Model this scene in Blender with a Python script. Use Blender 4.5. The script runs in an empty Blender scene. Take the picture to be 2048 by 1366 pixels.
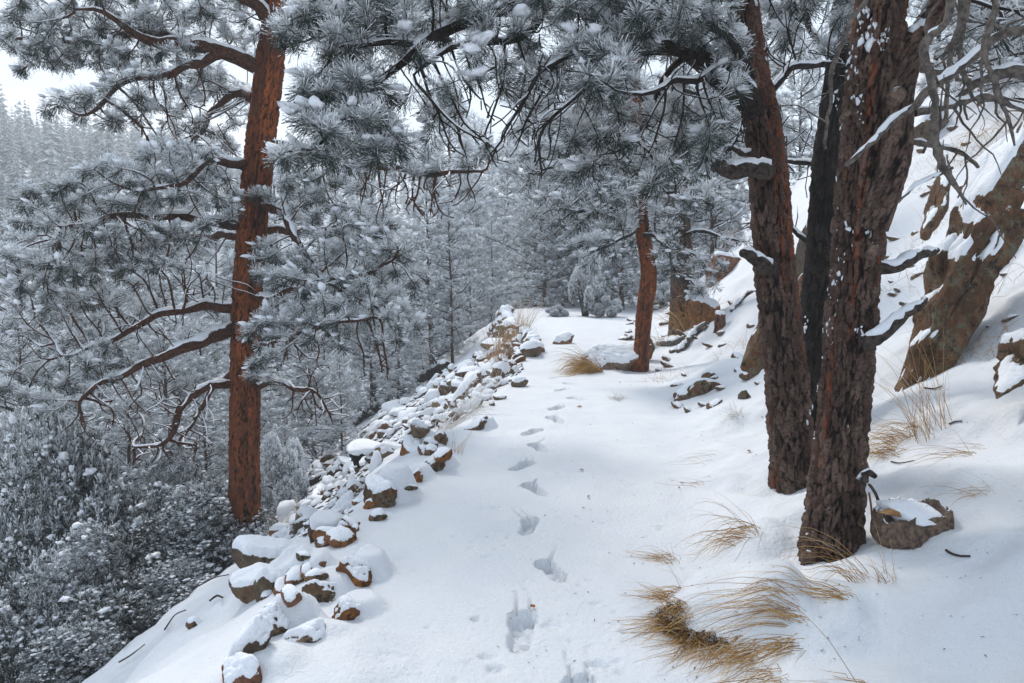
import bpy, bmesh, math
import numpy as np
from mathutils import Vector, Matrix

# ------------------------------------------------------------------ camera, sky, sun, exposure
SC = bpy.context.scene
COL = SC.collection
CAM_Z = 1.75
PITCH = math.radians(5.56)
F_PX = 24.0 / 36.0 * 2048.0

cam_d = bpy.data.cameras.new("camera")
cam_d.lens = 24.0
cam_d.sensor_width = 36.0
cam_d.clip_start = 0.05
cam_d.clip_end = 6000.0
cam = bpy.data.objects.new("camera", cam_d)
cam.location = (0, 0, CAM_Z)
cam.rotation_euler = (math.pi / 2 - PITCH, 0, 0)
COL.objects.link(cam)
SC.camera = cam

SUN_EL = math.radians(47)
SUN_AZ = math.radians(-28)          # from +Y towards +X ; negative = ahead and to the left
world = bpy.data.worlds.new("World")
SC.world = world
world.use_nodes = True
nt = world.node_tree
nt.nodes.clear()
w_out = nt.nodes.new("ShaderNodeOutputWorld")
w_bg = nt.nodes.new("ShaderNodeBackground")
w_sky = nt.nodes.new("ShaderNodeTexSky")
w_sky.sky_type = 'NISHITA'
w_sky.sun_disc = False
w_sky.sun_elevation = SUN_EL
w_sky.sun_rotation = SUN_AZ
w_sky.air_density = 1.0
w_sky.dust_density = 3.0
w_sky.ozone_density = 1.0
w_mix = nt.nodes.new("ShaderNodeMix")
w_mix.data_type = 'RGBA'
w_mix.inputs[0].default_value = 0.80     # a closed bright cloud deck over a little blue sky
w_mix.inputs[7].default_value = (7.9, 9.15, 10.5, 1)
nt.links.new(w_sky.outputs[0], w_mix.inputs[6])
nt.links.new(w_mix.outputs[2], w_bg.inputs[0])
w_bg.inputs[1].default_value = 0.085
nt.links.new(w_bg.outputs[0], w_out.inputs[0])

sun_d = bpy.data.lights.new("sun", 'SUN')
sun_d.energy = 2.1
sun_d.angle = math.radians(11)
sun_d.color = (1.0, 0.95, 0.88)
sun = bpy.data.objects.new("sun", sun_d)
_dir = Vector((math.sin(SUN_AZ) * math.cos(SUN_EL), math.cos(SUN_AZ) * math.cos(SUN_EL), math.sin(SUN_EL)))
sun.rotation_euler = _dir.to_track_quat('Z', 'Y').to_euler()
COL.objects.link(sun)

SC.view_settings.view_transform = 'Standard'
SC.view_settings.look = 'None'
SC.view_settings.gamma = 1
SC.view_settings.use_curve_mapping = False
SC.view_settings.exposure = 0.44
SC.render.engine = 'CYCLES'
cy = SC.cycles
cy.max_bounces = 8
cy.diffuse_bounces = 3
cy.glossy_bounces = 2
cy.transmission_bounces = 2
cy.volume_bounces = 3
cy.use_denoising = True
try:
    cy.denoiser = 'OPENIMAGEDENOISE'
    cy.denoising_input_passes = 'RGB_ALBEDO_NORMAL'
    cy.denoising_prefilter = 'ACCURATE'
except Exception:
    pass
cy.sample_clamp_indirect = 6.0

# ------------------------------------------------------------------ helpers
cP, sP = math.cos(PITCH), math.sin(PITCH)

def W(px, py, d):
    """A point at forward distance y=d seen towards photo pixel (px, py)."""
    u = (px - 1024.0) / F_PX
    v = -(py - 683.0) / F_PX
    dy = cP + v * sP
    dz = -sP + v * cP
    k = d / dy
    return np.array([u * k, d, CAM_Z + dz * k])

def rnd(seed):
    return np.random.default_rng(seed)

def _hash(ix, iy, iz, seed):
    h = (ix * 374761393 + iy * 668265263 + iz * 1440662683 + seed * 974634541) & 0xffffffff
    h = ((h ^ (h >> 13)) * 1274126177) & 0xffffffff
    h = ((h ^ (h >> 16)) * 2246822519) & 0xffffffff
    h = h ^ (h >> 15)
    return (h & 0xffffff) / float(0xffffff)

def vnoise(P, seed=0):
    P = np.asarray(P, float)
    I = np.floor(P).astype(np.int64)
    f = P - I
    f = f * f * (3 - 2 * f)
    r = np.zeros(len(P))
    for dx in (0, 1):
        wx = f[:, 0] if dx else 1 - f[:, 0]
        for dy in (0, 1):
            wy = f[:, 1] if dy else 1 - f[:, 1]
            for dz in (0, 1):
                wz = f[:, 2] if dz else 1 - f[:, 2]
                r += wx * wy * wz * _hash(I[:, 0] + dx, I[:, 1] + dy, I[:, 2] + dz, seed)
    return r * 2 - 1

def fbm(P, octaves=4, seed=0, gain=0.5):
    P = np.asarray(P, float)
    a, r, tot = 1.0, np.zeros(len(P)), 0.0
    for o in range(octaves):
        r += a * vnoise(P * (2 ** o) + 17.3 * o, seed + o)
        tot += a
        a *= gain
    return r / tot

def sstep(a, b, x):
    t = np.clip((x - a) / (b - a), 0, 1)
    return t * t * (3 - 2 * t)

def make_mesh(name, V, faces, mats, attrs=None, smooth=False, mat_idx=None):
    """faces: one (n,3|4) array or a list of them."""
    if not isinstance(faces, (list, tuple)):
        faces = [faces]
    faces = [np.asarray(f, dtype=np.int32) for f in faces if len(f)]
    me = bpy.data.meshes.new(name)
    V = np.asarray(V, dtype=np.float32)
    me.vertices.add(len(V))
    me.vertices.foreach_set("co", V.ravel())
    if faces:
        loops = np.concatenate([f.ravel() for f in faces])
        sizes = np.concatenate([np.full(len(f), f.shape[1], dtype=np.int32) for f in faces])
        starts = np.concatenate([[0], np.cumsum(sizes)[:-1]]).astype(np.int32)
        me.loops.add(len(loops))
        me.loops.foreach_set("vertex_index", loops)
        me.polygons.add(len(sizes))
        me.polygons.foreach_set("loop_start", starts)
    for m in (mats if isinstance(mats, (list, tuple)) else [mats]):
        me.materials.append(m)
    if faces and mat_idx is not None:
        me.polygons.foreach_set("material_index", np.asarray(mat_idx, dtype=np.int32))
    me.update(calc_edges=True)
    if faces and smooth is not False:
        s = np.ones(len(sizes), dtype=bool) if smooth is True else np.asarray(smooth, dtype=bool)
        me.polygons.foreach_set("use_smooth", s)
    for k, a in (attrs or {}).items():
        at = me.attributes.new(k, 'FLOAT', 'POINT')
        at.data.foreach_set("value", np.asarray(a, dtype=np.float32))
    return me

def ob(name, me, parent=None, loc=None):
    o = bpy.data.objects.new(name, me)
    COL.objects.link(o)
    if parent is not None:
        o.parent = parent
    if loc is not None:
        o.location = tuple(float(c) for c in loc)
    return o

def tag(o, label, cat, group=None, kind=None):
    if label: o["label"] = label
    if cat: o["category"] = cat
    if group: o["group"] = group
    if kind: o["kind"] = kind
    return o

def thing(name, label, cat, loc=(0, 0, 0), group=None):
    return tag(ob(name, None, None, loc), label, cat, group)

def dup(root, loc, rotz=0.0, scale=1.0, label=None, group=None):
    r = root.copy(); COL.objects.link(r)
    r.location = tuple(float(c) for c in loc)
    r.rotation_euler = (0, 0, rotz)
    r.scale = (scale,) * 3 if np.isscalar(scale) else tuple(scale)
    if label: r["label"] = label
    if group: r["group"] = group
    for ch in list(root.children):
        c = ch.copy(); COL.objects.link(c); c.parent = r
        for g in ch.children:
            d = g.copy(); COL.objects.link(d); d.parent = c
    return r

# ------------------------------------------------------------------ materials
def new_mat(name):
    m = bpy.data.materials.new(name)
    m.use_nodes = True
    t = m.node_tree
    b = t.nodes["Principled BSDF"]
    b.inputs["Roughness"].default_value = 0.85
    b.inputs["Specular IOR Level"].default_value = 0.15
    return m, t, b

def N(t, typ, **kw):
    n = t.nodes.new(typ)
    for k, v in kw.items():
        setattr(n, k, v)
    return n

def noise(t, scale, detail=4, rough=0.55, vec=None):
    n = N(t, "ShaderNodeTexNoise")
    n.inputs["Scale"].default_value = scale
    n.inputs["Detail"].default_value = detail
    n.inputs["Roughness"].default_value = rough
    if vec is not None: t.links.new(vec, n.inputs["Vector"])
    return n.outputs["Fac"]

def mapr(t, src, a, b, c=0.0, d=1.0, smooth=True):
    n = N(t, "ShaderNodeMapRange")
    if smooth: n.interpolation_type = 'SMOOTHSTEP'
    t.links.new(src, n.inputs[0])
    for i, v in enumerate((a, b, c, d)): n.inputs[i + 1].default_value = v
    return n.outputs[0]

def math_n(t, op, a, b=None):
    n = N(t, "ShaderNodeMath", operation=op)
    for i, v in enumerate((a, b)):
        if v is None: continue
        if isinstance(v, (int, float)): n.inputs[i].default_value = v
        else: t.links.new(v, n.inputs[i])
    return n.outputs[0]

def mixc(t, fac, a, b):
    n = N(t, "ShaderNodeMix", data_type='RGBA')
    if isinstance(fac, (int, float)): n.inputs[0].default_value = fac
    else: t.links.new(fac, n.inputs[0])
    for i, v in ((6, a), (7, b)):
        if isinstance(v, tuple): n.inputs[i].default_value = (*v, 1)
        else: t.links.new(v, n.inputs[i])
    return n.outputs[2]

def objco(t):
    return N(t, "ShaderNodeTexCoord").outputs["Object"]

def attr(t, name):
    return N(t, "ShaderNodeAttribute", attribute_name=name).outputs["Fac"]

def normal_z(t):
    g = N(t, "ShaderNodeNewGeometry")
    s = N(t, "ShaderNodeSeparateXYZ")
    t.links.new(g.outputs["Normal"], s.inputs[0])
    return s.outputs[2]

def bump(t, b, h, strength, dist):
    n = N(t, "ShaderNodeBump")
    n.inputs["Strength"].default_value = strength
    n.inputs["Distance"].default_value = dist
    t.links.new(h, n.inputs["Height"])
    t.links.new(n.outputs[0], b.inputs["Normal"])

SNOW = (0.85, 0.875, 0.91)

def mat_snow(name="snow", fine=1.0, k=1.06):
    m, t, b = new_mat(name)
    co = objco(t)
    n1 = noise(t, 2.2, 3, 0.5, co)
    c = mixc(t, mapr(t, n1, 0.3, 0.7), tuple(k * v for v in (0.78, 0.805, 0.86)), tuple(k * v for v in (0.82, 0.84, 0.875)))
    t.links.new(c, b.inputs["Base Color"])
    b.inputs["Roughness"].default_value = 0.7
    b.inputs["Specular IOR Level"].default_value = 0.25
    n2 = noise(t, 38, 4, 0.6, co)
    n3 = noise(t, 120, 3, 0.7, co)
    bump(t, b, math_n(t, 'ADD', n2, math_n(t, 'MULTIPLY', n3, 0.5)), 0.85 * fine, 0.016)
    return m

M_SNOW = mat_snow()
M_GROUND = mat_snow("dimmed_snow", 1.0, .90)  # snow colour darkened on the ground so tree frost reads as brighter lit

def mat_needle(name, green, frostc=SNOW):
    m, t, b = new_mat(name)
    f = attr(t, "frost")
    co = objco(t)
    g = mixc(t, mapr(t, noise(t, 1.7, 2, 0.5, co), 0.3, 0.7), tuple(0.75 * v for v in green), tuple(1.3 * v for v in green))
    t.links.new(mixc(t, f, g, frostc), b.inputs["Base Color"])
    b.inputs["Roughness"].default_value = 0.8
    b.inputs["Specular IOR Level"].default_value = 0.1
    return m

M_NEEDLE = mat_needle("pine_needle", (0.016, 0.028, 0.020), (0.87, 0.895, 0.92))
M_NEEDLE_FAR = mat_needle("frosted_needle", (0.024, 0.036, 0.034), (0.86, 0.89, 0.92))
M_JUNIPER = mat_needle("juniper_scale", (0.014, 0.022, 0.016), (0.86, 0.885, 0.92))
M_DEADNEEDLE = mat_needle("dead_needle", (0.30, 0.12, 0.05), (0.82, 0.81, 0.82))

def mat_branch(name, c1, c2, snow=0.62):
    m, t, b = new_mat(name)
    co = objco(t)
    n = noise(t, 30, 4, 0.65, co)
    c = mixc(t, mapr(t, n, 0.35, 0.65), c1, c2)
    z = math_n(t, 'ADD', normal_z(t), math_n(t, 'MULTIPLY', math_n(t, 'SUBTRACT', noise(t, 9, 3, 0.6, co), 0.5), 1.1))
    f = mapr(t, z, snow, snow + 0.15)
    t.links.new(mixc(t, f, c, SNOW), b.inputs["Base Color"])
    bump(t, b, n, 0.6, 0.01)
    return m

M_BRANCH = mat_branch("pine_branch", (0.012, 0.010, 0.009), (0.042, 0.031, 0.027))
M_LIMB_RED = mat_branch("red_limb", (0.022, 0.016, 0.014), (0.105, 0.045, 0.026), 0.70)
M_STUB = mat_branch("stub_wood", (0.020, 0.016, 0.014), (0.075, 0.058, 0.050), 0.80)
M_DEADWOOD = mat_branch("dead_wood", (0.055, 0.046, 0.042), (0.16, 0.135, 0.115), 0.85)

def mat_bark(name, crevice, plate1, plate2, streak, streak_amt, dust=0.0, low=None):
    m, t, b = new_mat(name)
    co = objco(t)
    fur, tone, flak = attr(t, "plate"), attr(t, "tone"), attr(t, "flake")
    n = noise(t, 55, 5, 0.7, co)
    n2 = noise(t, 7, 3, 0.6, co)
    base = mixc(t, mapr(t, math_n(t, 'ADD', math_n(t, 'MULTIPLY', tone, 0.6), math_n(t, 'MULTIPLY', n2, 0.5)), 0.3, 0.8), plate1, plate2)
    base = mixc(t, mapr(t, n, 0.42, 0.68), base, tuple(0.55 * v for v in plate1))
    base = mixc(t, math_n(t, 'MULTIPLY', flak, streak_amt), base, streak)
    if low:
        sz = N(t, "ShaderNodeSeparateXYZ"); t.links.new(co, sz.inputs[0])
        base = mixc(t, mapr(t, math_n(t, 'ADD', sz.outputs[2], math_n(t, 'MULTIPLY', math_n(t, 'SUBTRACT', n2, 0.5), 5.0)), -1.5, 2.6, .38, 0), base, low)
    base = mixc(t, mapr(t, fur, 0.05, 0.55), crevice, base)
    if dust:
        z = math_n(t, 'ADD', normal_z(t), math_n(t, 'MULTIPLY', math_n(t, 'SUBTRACT', n2, 0.5), 0.8))
        base = mixc(t, mapr(t, z, 0.62, 0.75), base, SNOW)
    t.links.new(base, b.inputs["Base Color"])
    b.inputs["Roughness"].default_value = 0.9
    bump(t, b, n, 0.9, 0.012)
    return m

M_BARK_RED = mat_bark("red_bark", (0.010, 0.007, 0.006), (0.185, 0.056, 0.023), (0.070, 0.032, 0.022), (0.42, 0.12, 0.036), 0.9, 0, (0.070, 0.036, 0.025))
M_BARK_DARK = mat_bark("dark_bark", (0.006, 0.005, 0.005), (0.082, 0.051, 0.040), (0.165, 0.112, 0.088), (0.27, 0.075, 0.030), 0.8, 0.4)
M_BARK_BLACK = mat_bark("black_bark", (0.004, 0.004, 0.004), (0.022, 0.018, 0.016), (0.045, 0.036, 0.032), (0.10, 0.04, 0.02), 0.3, 0.4)
M_BARK_MID = mat_bark("brown_bark", (0.016, 0.012, 0.011), (0.090, 0.055, 0.042), (0.13, 0.080, 0.060), (0.30, 0.09, 0.035), 0.8)

def mat_rock(name, c1, c2, lichen, lich_amt, spot=(0.03, 0.028, 0.026)):
    m, t, b = new_mat(name)
    co = objco(t)
    n = noise(t, 4.0, 6, 0.65, co)
    n2 = noise(t, 13, 6, 0.7, co)
    n3 = noise(t, 60, 5, 0.75, co)
    st = N(t, "ShaderNodeMapping"); st.inputs["Scale"].default_value = (9, 9, 1.6); t.links.new(co, st.inputs[0])
    n4 = noise(t, 2.0, 5, 0.7, st.outputs[0])
    c = mixc(t, mapr(t, n, 0.38, 0.62), c1, c2)
    c = mixc(t, mapr(t, n4, 0.40, 0.66, 0, .6), c, tuple(.55 * v for v in c1))
    li = mapr(t, math_n(t, 'ADD', math_n(t, 'MULTIPLY', n2, .6), math_n(t, 'MULTIPLY', n3, .4)), 0.49, 0.55)
    li = math_n(t, 'MULTIPLY', li, mapr(t, noise(t, 2.6, 4, .6, co), .40, .55))
    c = mixc(t, math_n(t, 'MULTIPLY', li, lich_amt), c, lichen)
    c = mixc(t, mapr(t, noise(t, 9.3, 6, 0.75, co), 0.55, 0.60, 0, 0.85), c, spot)
    c = mixc(t, mapr(t, n3, 0.45, 0.7, 0, 0.6), c, tuple(0.45 * v for v in c1))
    z = math_n(t, 'ADD', normal_z(t), math_n(t, 'MULTIPLY', math_n(t, 'SUBTRACT', n2, 0.5), 1.5))
    c = mixc(t, mapr(t, z, 0.66, 0.76), c, SNOW)
    t.links.new(c, b.inputs["Base Color"])
    bump(t, b, math_n(t, 'ADD', n2, math_n(t, 'MULTIPLY', n3, 0.5)), 1.0, 0.04)
    return m

M_ROCK = {
    'grey': mat_rock("grey_rock", (0.13, 0.095, 0.07), (0.22, 0.165, 0.12), (0.25, 0.20, 0.10), 0.5),
    'orange': mat_rock("orange_lichen_rock", (0.21, 0.095, 0.045), (0.30, 0.15, 0.07), (0.50, 0.19, 0.04), 0.9),
    'brown': mat_rock("brown_rock", (0.16, 0.095, 0.06), (0.26, 0.165, 0.10), (0.19, 0.17, 0.09), 0.45),
    'red': mat_rock("red_rock", (0.25, 0.105, 0.065), (0.33, 0.17, 0.11), (0.20, 0.14, 0.10), 0.3),
    'lichen': mat_rock("green_lichen_rock", (0.125, 0.072, 0.045), (0.25, 0.128, 0.068), (0.20, 0.20, 0.14), 0.9),
    'tan': mat_rock("tan_rock", (0.27, 0.19, 0.13), (0.37, 0.27, 0.19), (0.30, 0.17, 0.09), 0.4),
}

def mat_plain(name, c1, c2, scale=20, rough=0.85):
    m, t, b = new_mat(name)
    c = mixc(t, mapr(t, noise(t, scale, 3, 0.6, objco(t)), 0.35, 0.65), c1, c2)
    t.links.new(c, b.inputs["Base Color"])
    b.inputs["Roughness"].default_value = rough
    return m

def mat_grass(name, c1, c2):
    m, t, b = new_mat(name)
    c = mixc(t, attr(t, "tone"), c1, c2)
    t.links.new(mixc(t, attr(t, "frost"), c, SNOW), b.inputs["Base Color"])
    return m

M_GRASS = mat_grass("dry_grass", (0.26, 0.135, 0.045), (0.70, 0.45, 0.18))
M_GRASS_PALE = mat_grass("pale_grass", (0.32, 0.22, 0.13), (0.56, 0.44, 0.30))
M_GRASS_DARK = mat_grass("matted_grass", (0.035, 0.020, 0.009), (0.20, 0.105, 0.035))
M_LEAF = mat_plain("dead_leaf", (0.20, 0.07, 0.025), (0.30, 0.12, 0.05), 60)
M_TWIG = mat_plain("twig", (0.022, 0.018, 0.016), (0.06, 0.045, 0.038), 60)
M_CUT = mat_plain("cut_wood", (0.42, 0.24, 0.11), (0.26, 0.13, 0.06), 14)
M_STUMP = mat_branch("stump_wood", (0.06, 0.045, 0.038), (0.19, 0.13, 0.095), 0.85)
M_BLACK = mat_plain("charred_wood", (0.008, 0.008, 0.009), (0.02, 0.019, 0.018), 20)
M_SOIL = mat_plain("dark_soil", (0.05, 0.035, 0.025), (0.10, 0.065, 0.04), 25)  # mottled dark brown soil colour
# ------------------------------------------------------------------ terrain
XE = np.array([(-60, -1.3), (0, -1.3), (3, -1.16), (4.2, -1.02), (5.4, -.90), (6.9, -.52), (9.65, -.17), (12.7, .20), (14.3, .52), (15.5, .55), (17.5, .25), (20, -.12), (23, -.28), (26, 0.0), (30, 1.6), (36, 4.0), (45, 8.5), (80, 24), (900, 300)], float)
XR = np.array([(-60, .95), (0, .95), (3, 1.0), (5, 1.2), (8, 1.75), (12.7, 2.5), (17, 3.4), (22, 4.0), (28, 6.6), (40, 14), (80, 36), (900, 420)], float)

def softmin(a, b, k):
    h = np.clip(0.5 + 0.5 * (b - a) / k, 0, 1)
    return b * (1 - h) + a * h - k * h * (1 - h)

def path_z(y):
    return 0.42 * sstep(11.5, 21.5, y) + 0.10 * sstep(4, 9, y) - 0.10 * sstep(9, 12.5, y)

def H(x, y, detail=True):
    x = np.atleast_1d(np.asarray(x, float)); y = np.atleast_1d(np.asarray(y, float))
    xe = np.interp(y, XE[:, 0], XE[:, 1]); xr = np.interp(y, XR[:, 0], XR[:, 1])
    P = np.stack([x, y, np.zeros_like(x)], 1)
    if detail:
        xe = xe + 0.13 * vnoise(P * np.array([0.25, 0.9, 1]) + 5.1, 3)
    zp = path_z(y)
    u = np.maximum(xe - x, 0)
    v = np.maximum(x - xr, 0)
    wall = sstep(14.2, 16.2, y) * (1 - sstep(24.5, 27, y))
    left = 0.70 * (np.sqrt(u * u + 0.30 ** 2) - 0.30) + wall * 0.55 * sstep(0.0, 0.30, u)
    left = softmin(left, np.full_like(left, 24.0), 6.0)
    right = (0.70 + .38 * sstep(8, 19, y)) * (np.sqrt(v * v + 1.2 ** 2) - 1.2)
    right = softmin(right, np.full_like(right, 11.0), 5.0)
    near = zp - left + right
    w = -0.75 * x + 0.66 * y - 52
    far = -24 + softmin(0.62 * np.maximum(w, -5), np.full_like(w, 46.0), 16.0)
    ridge = np.sqrt(x * x + y * y)
    mt = 40.0 * sstep(150, 290, -0.62 * x + 0.78 * y)
    far = far + mt
    z = np.maximum(near, far)
    k = 4.0
    h = np.clip(1 - np.abs(near - far) / k, 0, 1)
    z = z + h * h * k * 0.25
    if detail:
        dist = ridge
        a_l = sstep(0.05, 0.8, u)
        a_r = sstep(0.0, 0.8, v)
        n1 = vnoise(P * 1.1, 11); n2 = vnoise(P * 3.1 + 3, 12); n3 = vnoise(P * 8.0 + 9, 13)
        z = z + (0.020 + 0.080 * a_l + 0.05 * a_r) * n1 + (0.011 + 0.045 * a_l + 0.042 * a_r) * n2
        z = z + (0.0055 + 0.014 * a_l + 0.017 * a_r) * n3 * (dist < 60)
        # streaked drift ridges on the right hand slope
        st = vnoise(np.stack([x * 1.5 - z * 2.0, y * 0.9 + z * 4.5, z * 0], 1), 21)
        z = z + 0.06 * a_r * st * (dist < 60)
        z = z + 2.2 * sstep(40, 90, dist) * vnoise(P * 0.045, 31)
        # snow mound of the big tussock and small hummocks
        for (mx, my, r, hh) in MOUNDS:
            q = ((x - mx) ** 2 + (y - my) ** 2) / (r * r)
            z = z + hh * (1 - sstep(.45, 1.0, np.sqrt(q) + .16 * vnoise(P * 4.5, 71)))
    return z

MOUNDS = []

def Hs(x, y):
    return float(H(x, y)[0])

def RV(PX, PY, dmin=1.4, dmax=300.0):
    """Where the sight lines towards photo pixels meet the ground (vectorised)."""
    PX, PY = np.atleast_1d(np.asarray(PX, float)), np.atleast_1d(np.asarray(PY, float))
    u = (PX - 1024.0) / F_PX; v = -(PY - 683.0) / F_PX
    dy = cP + v * sP; dz = -sP + v * cP
    D = np.stack([u / dy, np.ones_like(u), dz / dy], 1)
    d = np.geomspace(dmin, dmax, 260)
    n = len(PX)
    lo, hi = np.full(n, dmin), np.full(n, dmax)
    done = np.zeros(n, bool)
    X = D[:, None, 0] * d; Y = D[:, None, 1] * d; Z = CAM_Z + D[:, None, 2] * d
    below = Z < H(X.ravel(), Y.ravel()).reshape(n, -1)
    i = np.where(below.any(1), below.argmax(1), len(d) - 1)
    hi = d[i]; lo = d[np.maximum(i - 1, 0)]
    for _ in range(9):
        mid = .5 * (lo + hi)
        b = CAM_Z + D[:, 2] * mid < H(D[:, 0] * mid, mid)
        hi = np.where(b, mid, hi); lo = np.where(b, lo, mid)
    x, y = D[:, 0] * hi, hi
    return np.stack([x, y, H(x, y)], 1)

def R(px, py):
    return RV([px], [py])[0]

for (px, py, r, hh) in ((1480, 1215, 0.40, 0.15), (1600, 1200, 0.34, 0.09), (600, 1330, 0.5, 0.07), (1500, 1075, 0.28, 0.04)):
    q = R(px, py)
    MOUNDS.append((q[0], q[1], r, hh))

# stones of the path edge: exposed face in the photo, and the top of the snow drifted over the stone's uphill side
EDGE = {
    'slab': ((466, 606, 1088, 1136), 1062), 'under': ((490, 520, 1126, 1150), 0), 'long': ((484, 566, 1128, 1186), 1112), 'dome': ((520, 580, 1146, 1184), 1112),
    'domeend': ((582, 624, 1136, 1163), 1100), 'dark': ((596, 674, 1153, 1206), 1138), 'orange': ((674, 750, 1112, 1177), 1092), 'brown': ((512, 588, 1208, 1270), 1178),
    'jagged': ((666, 730, 1195, 1244), 1185), 'tan': ((576, 652, 1254, 1284), 1240), 'rust': ((448, 532, 1312, 1385), 1295), 'thin': ((458, 520, 1236, 1342), 0),
    'wide': ((724, 800, 960, 1018), 918), 'craggy': ((842, 888, 911, 948), 905), 'pointed': ((816, 842, 934, 968), 925), 'triangle': ((934, 974, 834, 862), 830),
    'boxy': ((798, 850, 876, 906), 860), 'square': ((850, 880, 878, 900), 868), 'pale': ((756, 800, 884, 906), 874), 'bank': ((374, 406, 1232, 1256), 1222),
}
BOXD = {}
_new = []
for k_, (bx, ys) in EDGE.items():
    x0, x1, y0, y1 = bx
    q = R((x0 + x1) / 2, y1 - (y1 - y0) * .15)
    d = min(q[1], 9.5); BOXD[bx] = d
    if not ys: continue
    wm = (x1 - x0) * d / F_PX
    r = max(.16, wm * .75)
    mx, my = q[0] + wm * .30, d + .30 * wm + r * .62
    hh = W((x0 + x1) / 2, ys, my)[2] - Hs(mx, my)
    hh = min(max(hh * .85, 0), .30)
    if hh > .012: _new.append((mx, my, r, hh))
MOUNDS.extend(_new)
print("box depths", {k: round(v, 2) for k, v in BOXD.items()}, [round(m[3], 3) for m in _new])

for (px, py, r, hh) in ((1660, 1098, .42, -.05), (1583, 968, .40, -.05), (1280, 742, .5, -.06)):
    q = R(px, py)
    MOUNDS.append((q[0], q[1] + .1, r, hh))

# footprints: (px, py, yaw deg, size, drags [(lateral, angle deg, length)])
PRINTS = [
    (1158, 1392, 8, 1.0, [(-.03, -6, .36), (.035, 4, .28)]),
    (1042, 1262, 6, 1.08, [(-.035, 0, .30), (.035, 3, .30)]),
    (1106, 1140, -24, 1.0, [(.05, 14, .30)]),
    (1057, 1053, 10, .95, [(-.045, -22, .34), (.0, -16, .28)]),
    (1071, 978, -26, 1.0, [(.055, 22, .24)]),
    (1043, 931, 34, .95, [(-.02, -8, .26), (.05, -2, .26)]),
    (1079, 895, -22, .95, [(.05, 24, .26)]),
    (1064, 864, 34, .95, []),
    (1112, 838, -22, .95, [(.05, 22, .2)]),
    (1113, 816, 36, .9, [(-.02, -4, .26), (.04, 2, .26)]),
    (1153, 797, -26, .9, []),
    (1124, 779, 36, .9, [(0, 0, .3)]),
    (1142, 768, -30, .9, []),
    (1108, 756, 36, .9, []),
]
SMALLS = [(1196, 1328, .055, .022), (990, 1338, .045, .022), (968, 1313, .035, .02), (950, 1237, .035, .02), (1248, 1262, .03, .016), (994, 1015, .05, .015), (967, 1018, .05, .010),
          (1118, 945, .05, .012), (1160, 1170, .03, .012), (1178, 1160, .03, .012), (1012, 1090, .03, .012), (1325, 1055, .05, .014), (1110, 1250, .08, .014), (1240, 1345, .03, .014),
          (1140, 1280, .025, .012), (1195, 1207, .04, .012), (780, 1312, .09, .012), (800, 1130, .2, .012), (1350, 960, .05, .012), (1030, 885, .04, .01), (1265, 968, .05, .008)]
_PR = []
for (px, py, yaw, s, drags) in PRINTS:
    q = R(px, py)
    _PR.append((q[0], q[1], math.radians(yaw), s * (1.12 if py < 950 else 1.0), drags))
_SM = [(*R(px, py)[:2], r, dp) for (px, py, r, dp) in SMALLS]
_rg = rnd(66)
_pp = RV(_rg.uniform(820, 1700, 150), _rg.uniform(800, 1366, 150))
for _q in _pp:
    _SM.append((_q[0], _q[1], _rg.uniform(.012, .04), _rg.choice([.012, .009, -.008, -.006])))

def print_depth(x, y):
    z = np.zeros_like(x)
    for (cx, cy_, yaw, s, drags) in _PR:
        m = (np.abs(x - cx) < .75) & (np.abs(y - cy_) < .75)
        if not m.any(): continue
        dx, dy = x[m] - cx, y[m] - cy_
        a = dx * math.sin(yaw) + dy * math.cos(yaw)
        b = dx * math.cos(yaw) - dy * math.sin(yaw)
        L, Wd = .172 * s, .069 * s
        t = a / L
        half = Wd * (0.86 + 0.22 * t - 0.10 * np.cos(t * 4.2)) * np.sqrt(np.clip(1 - np.abs(t) ** 4, 0, 1))
        P2 = np.stack([x[m], y[m], 0 * dx], 1)
        edge = half - np.abs(b) + 0.007 * vnoise(P2 * 45, 40)
        edge = np.minimum(edge, (1 - np.abs(t)) * L * .8)
        inside = sstep(-0.004, 0.013, edge)
        floor_ = 0.066 + 0.020 * vnoise(P2 * 42, 41) + 0.014 * vnoise(P2 * 24, 42)
        # toe end sits deeper
        floor_ = floor_ * (0.92 + 0.3 * t)
        dz = -inside * floor_
        rim = np.exp(-((edge + 0.022) / 0.016) ** 2) * (1 - inside)
        dz = dz + rim * 0.009 * (0.6 + 0.6 * vnoise(P2 * 25, 43))
        for (lat, ang, ln) in drags:
            an = yaw * 0.0 + math.radians(ang)
            ox = cx + lat * math.cos(yaw) + L * .8 * math.sin(yaw)
            oy = cy_ - lat * math.sin(yaw) + L * .8 * math.cos(yaw)
            ex, ey = x[m] - ox, y[m] - oy
            al = ex * math.sin(an) + ey * math.cos(an)
            lt = ex * math.cos(an) - ey * math.sin(an)
            tt = np.clip(al / ln, 0, 1)
            hw = 0.014 * (1 - 0.75 * tt) + 0.003 * vnoise(P2 * 70, 44)
            g = sstep(-.002, .014, hw - np.abs(lt)) * sstep(-.02, .01, al) * (1 - sstep(ln * .8, ln, al))
            dz = np.minimum(dz, -g * (0.042 * (1 - 0.8 * tt) + 0.004 * vnoise(P2 * 60, 45)))
        z[m] += dz
    for (cx, cy_, r, dp) in _SM:
        m = (np.abs(x - cx) < r * 2) & (np.abs(y - cy_) < r * 2)
        if not m.any(): continue
        q = np.sqrt(((x[m] - cx) / r) ** 2 + ((y[m] - cy_) / (r * .8)) ** 2)
        P2 = np.stack([x[m], y[m], 0 * x[m]], 1)
        z[m] -= dp * (1 - sstep(.35, 1.0, q + .35 * vnoise(P2 * 40, 46)))
    return z

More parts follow.
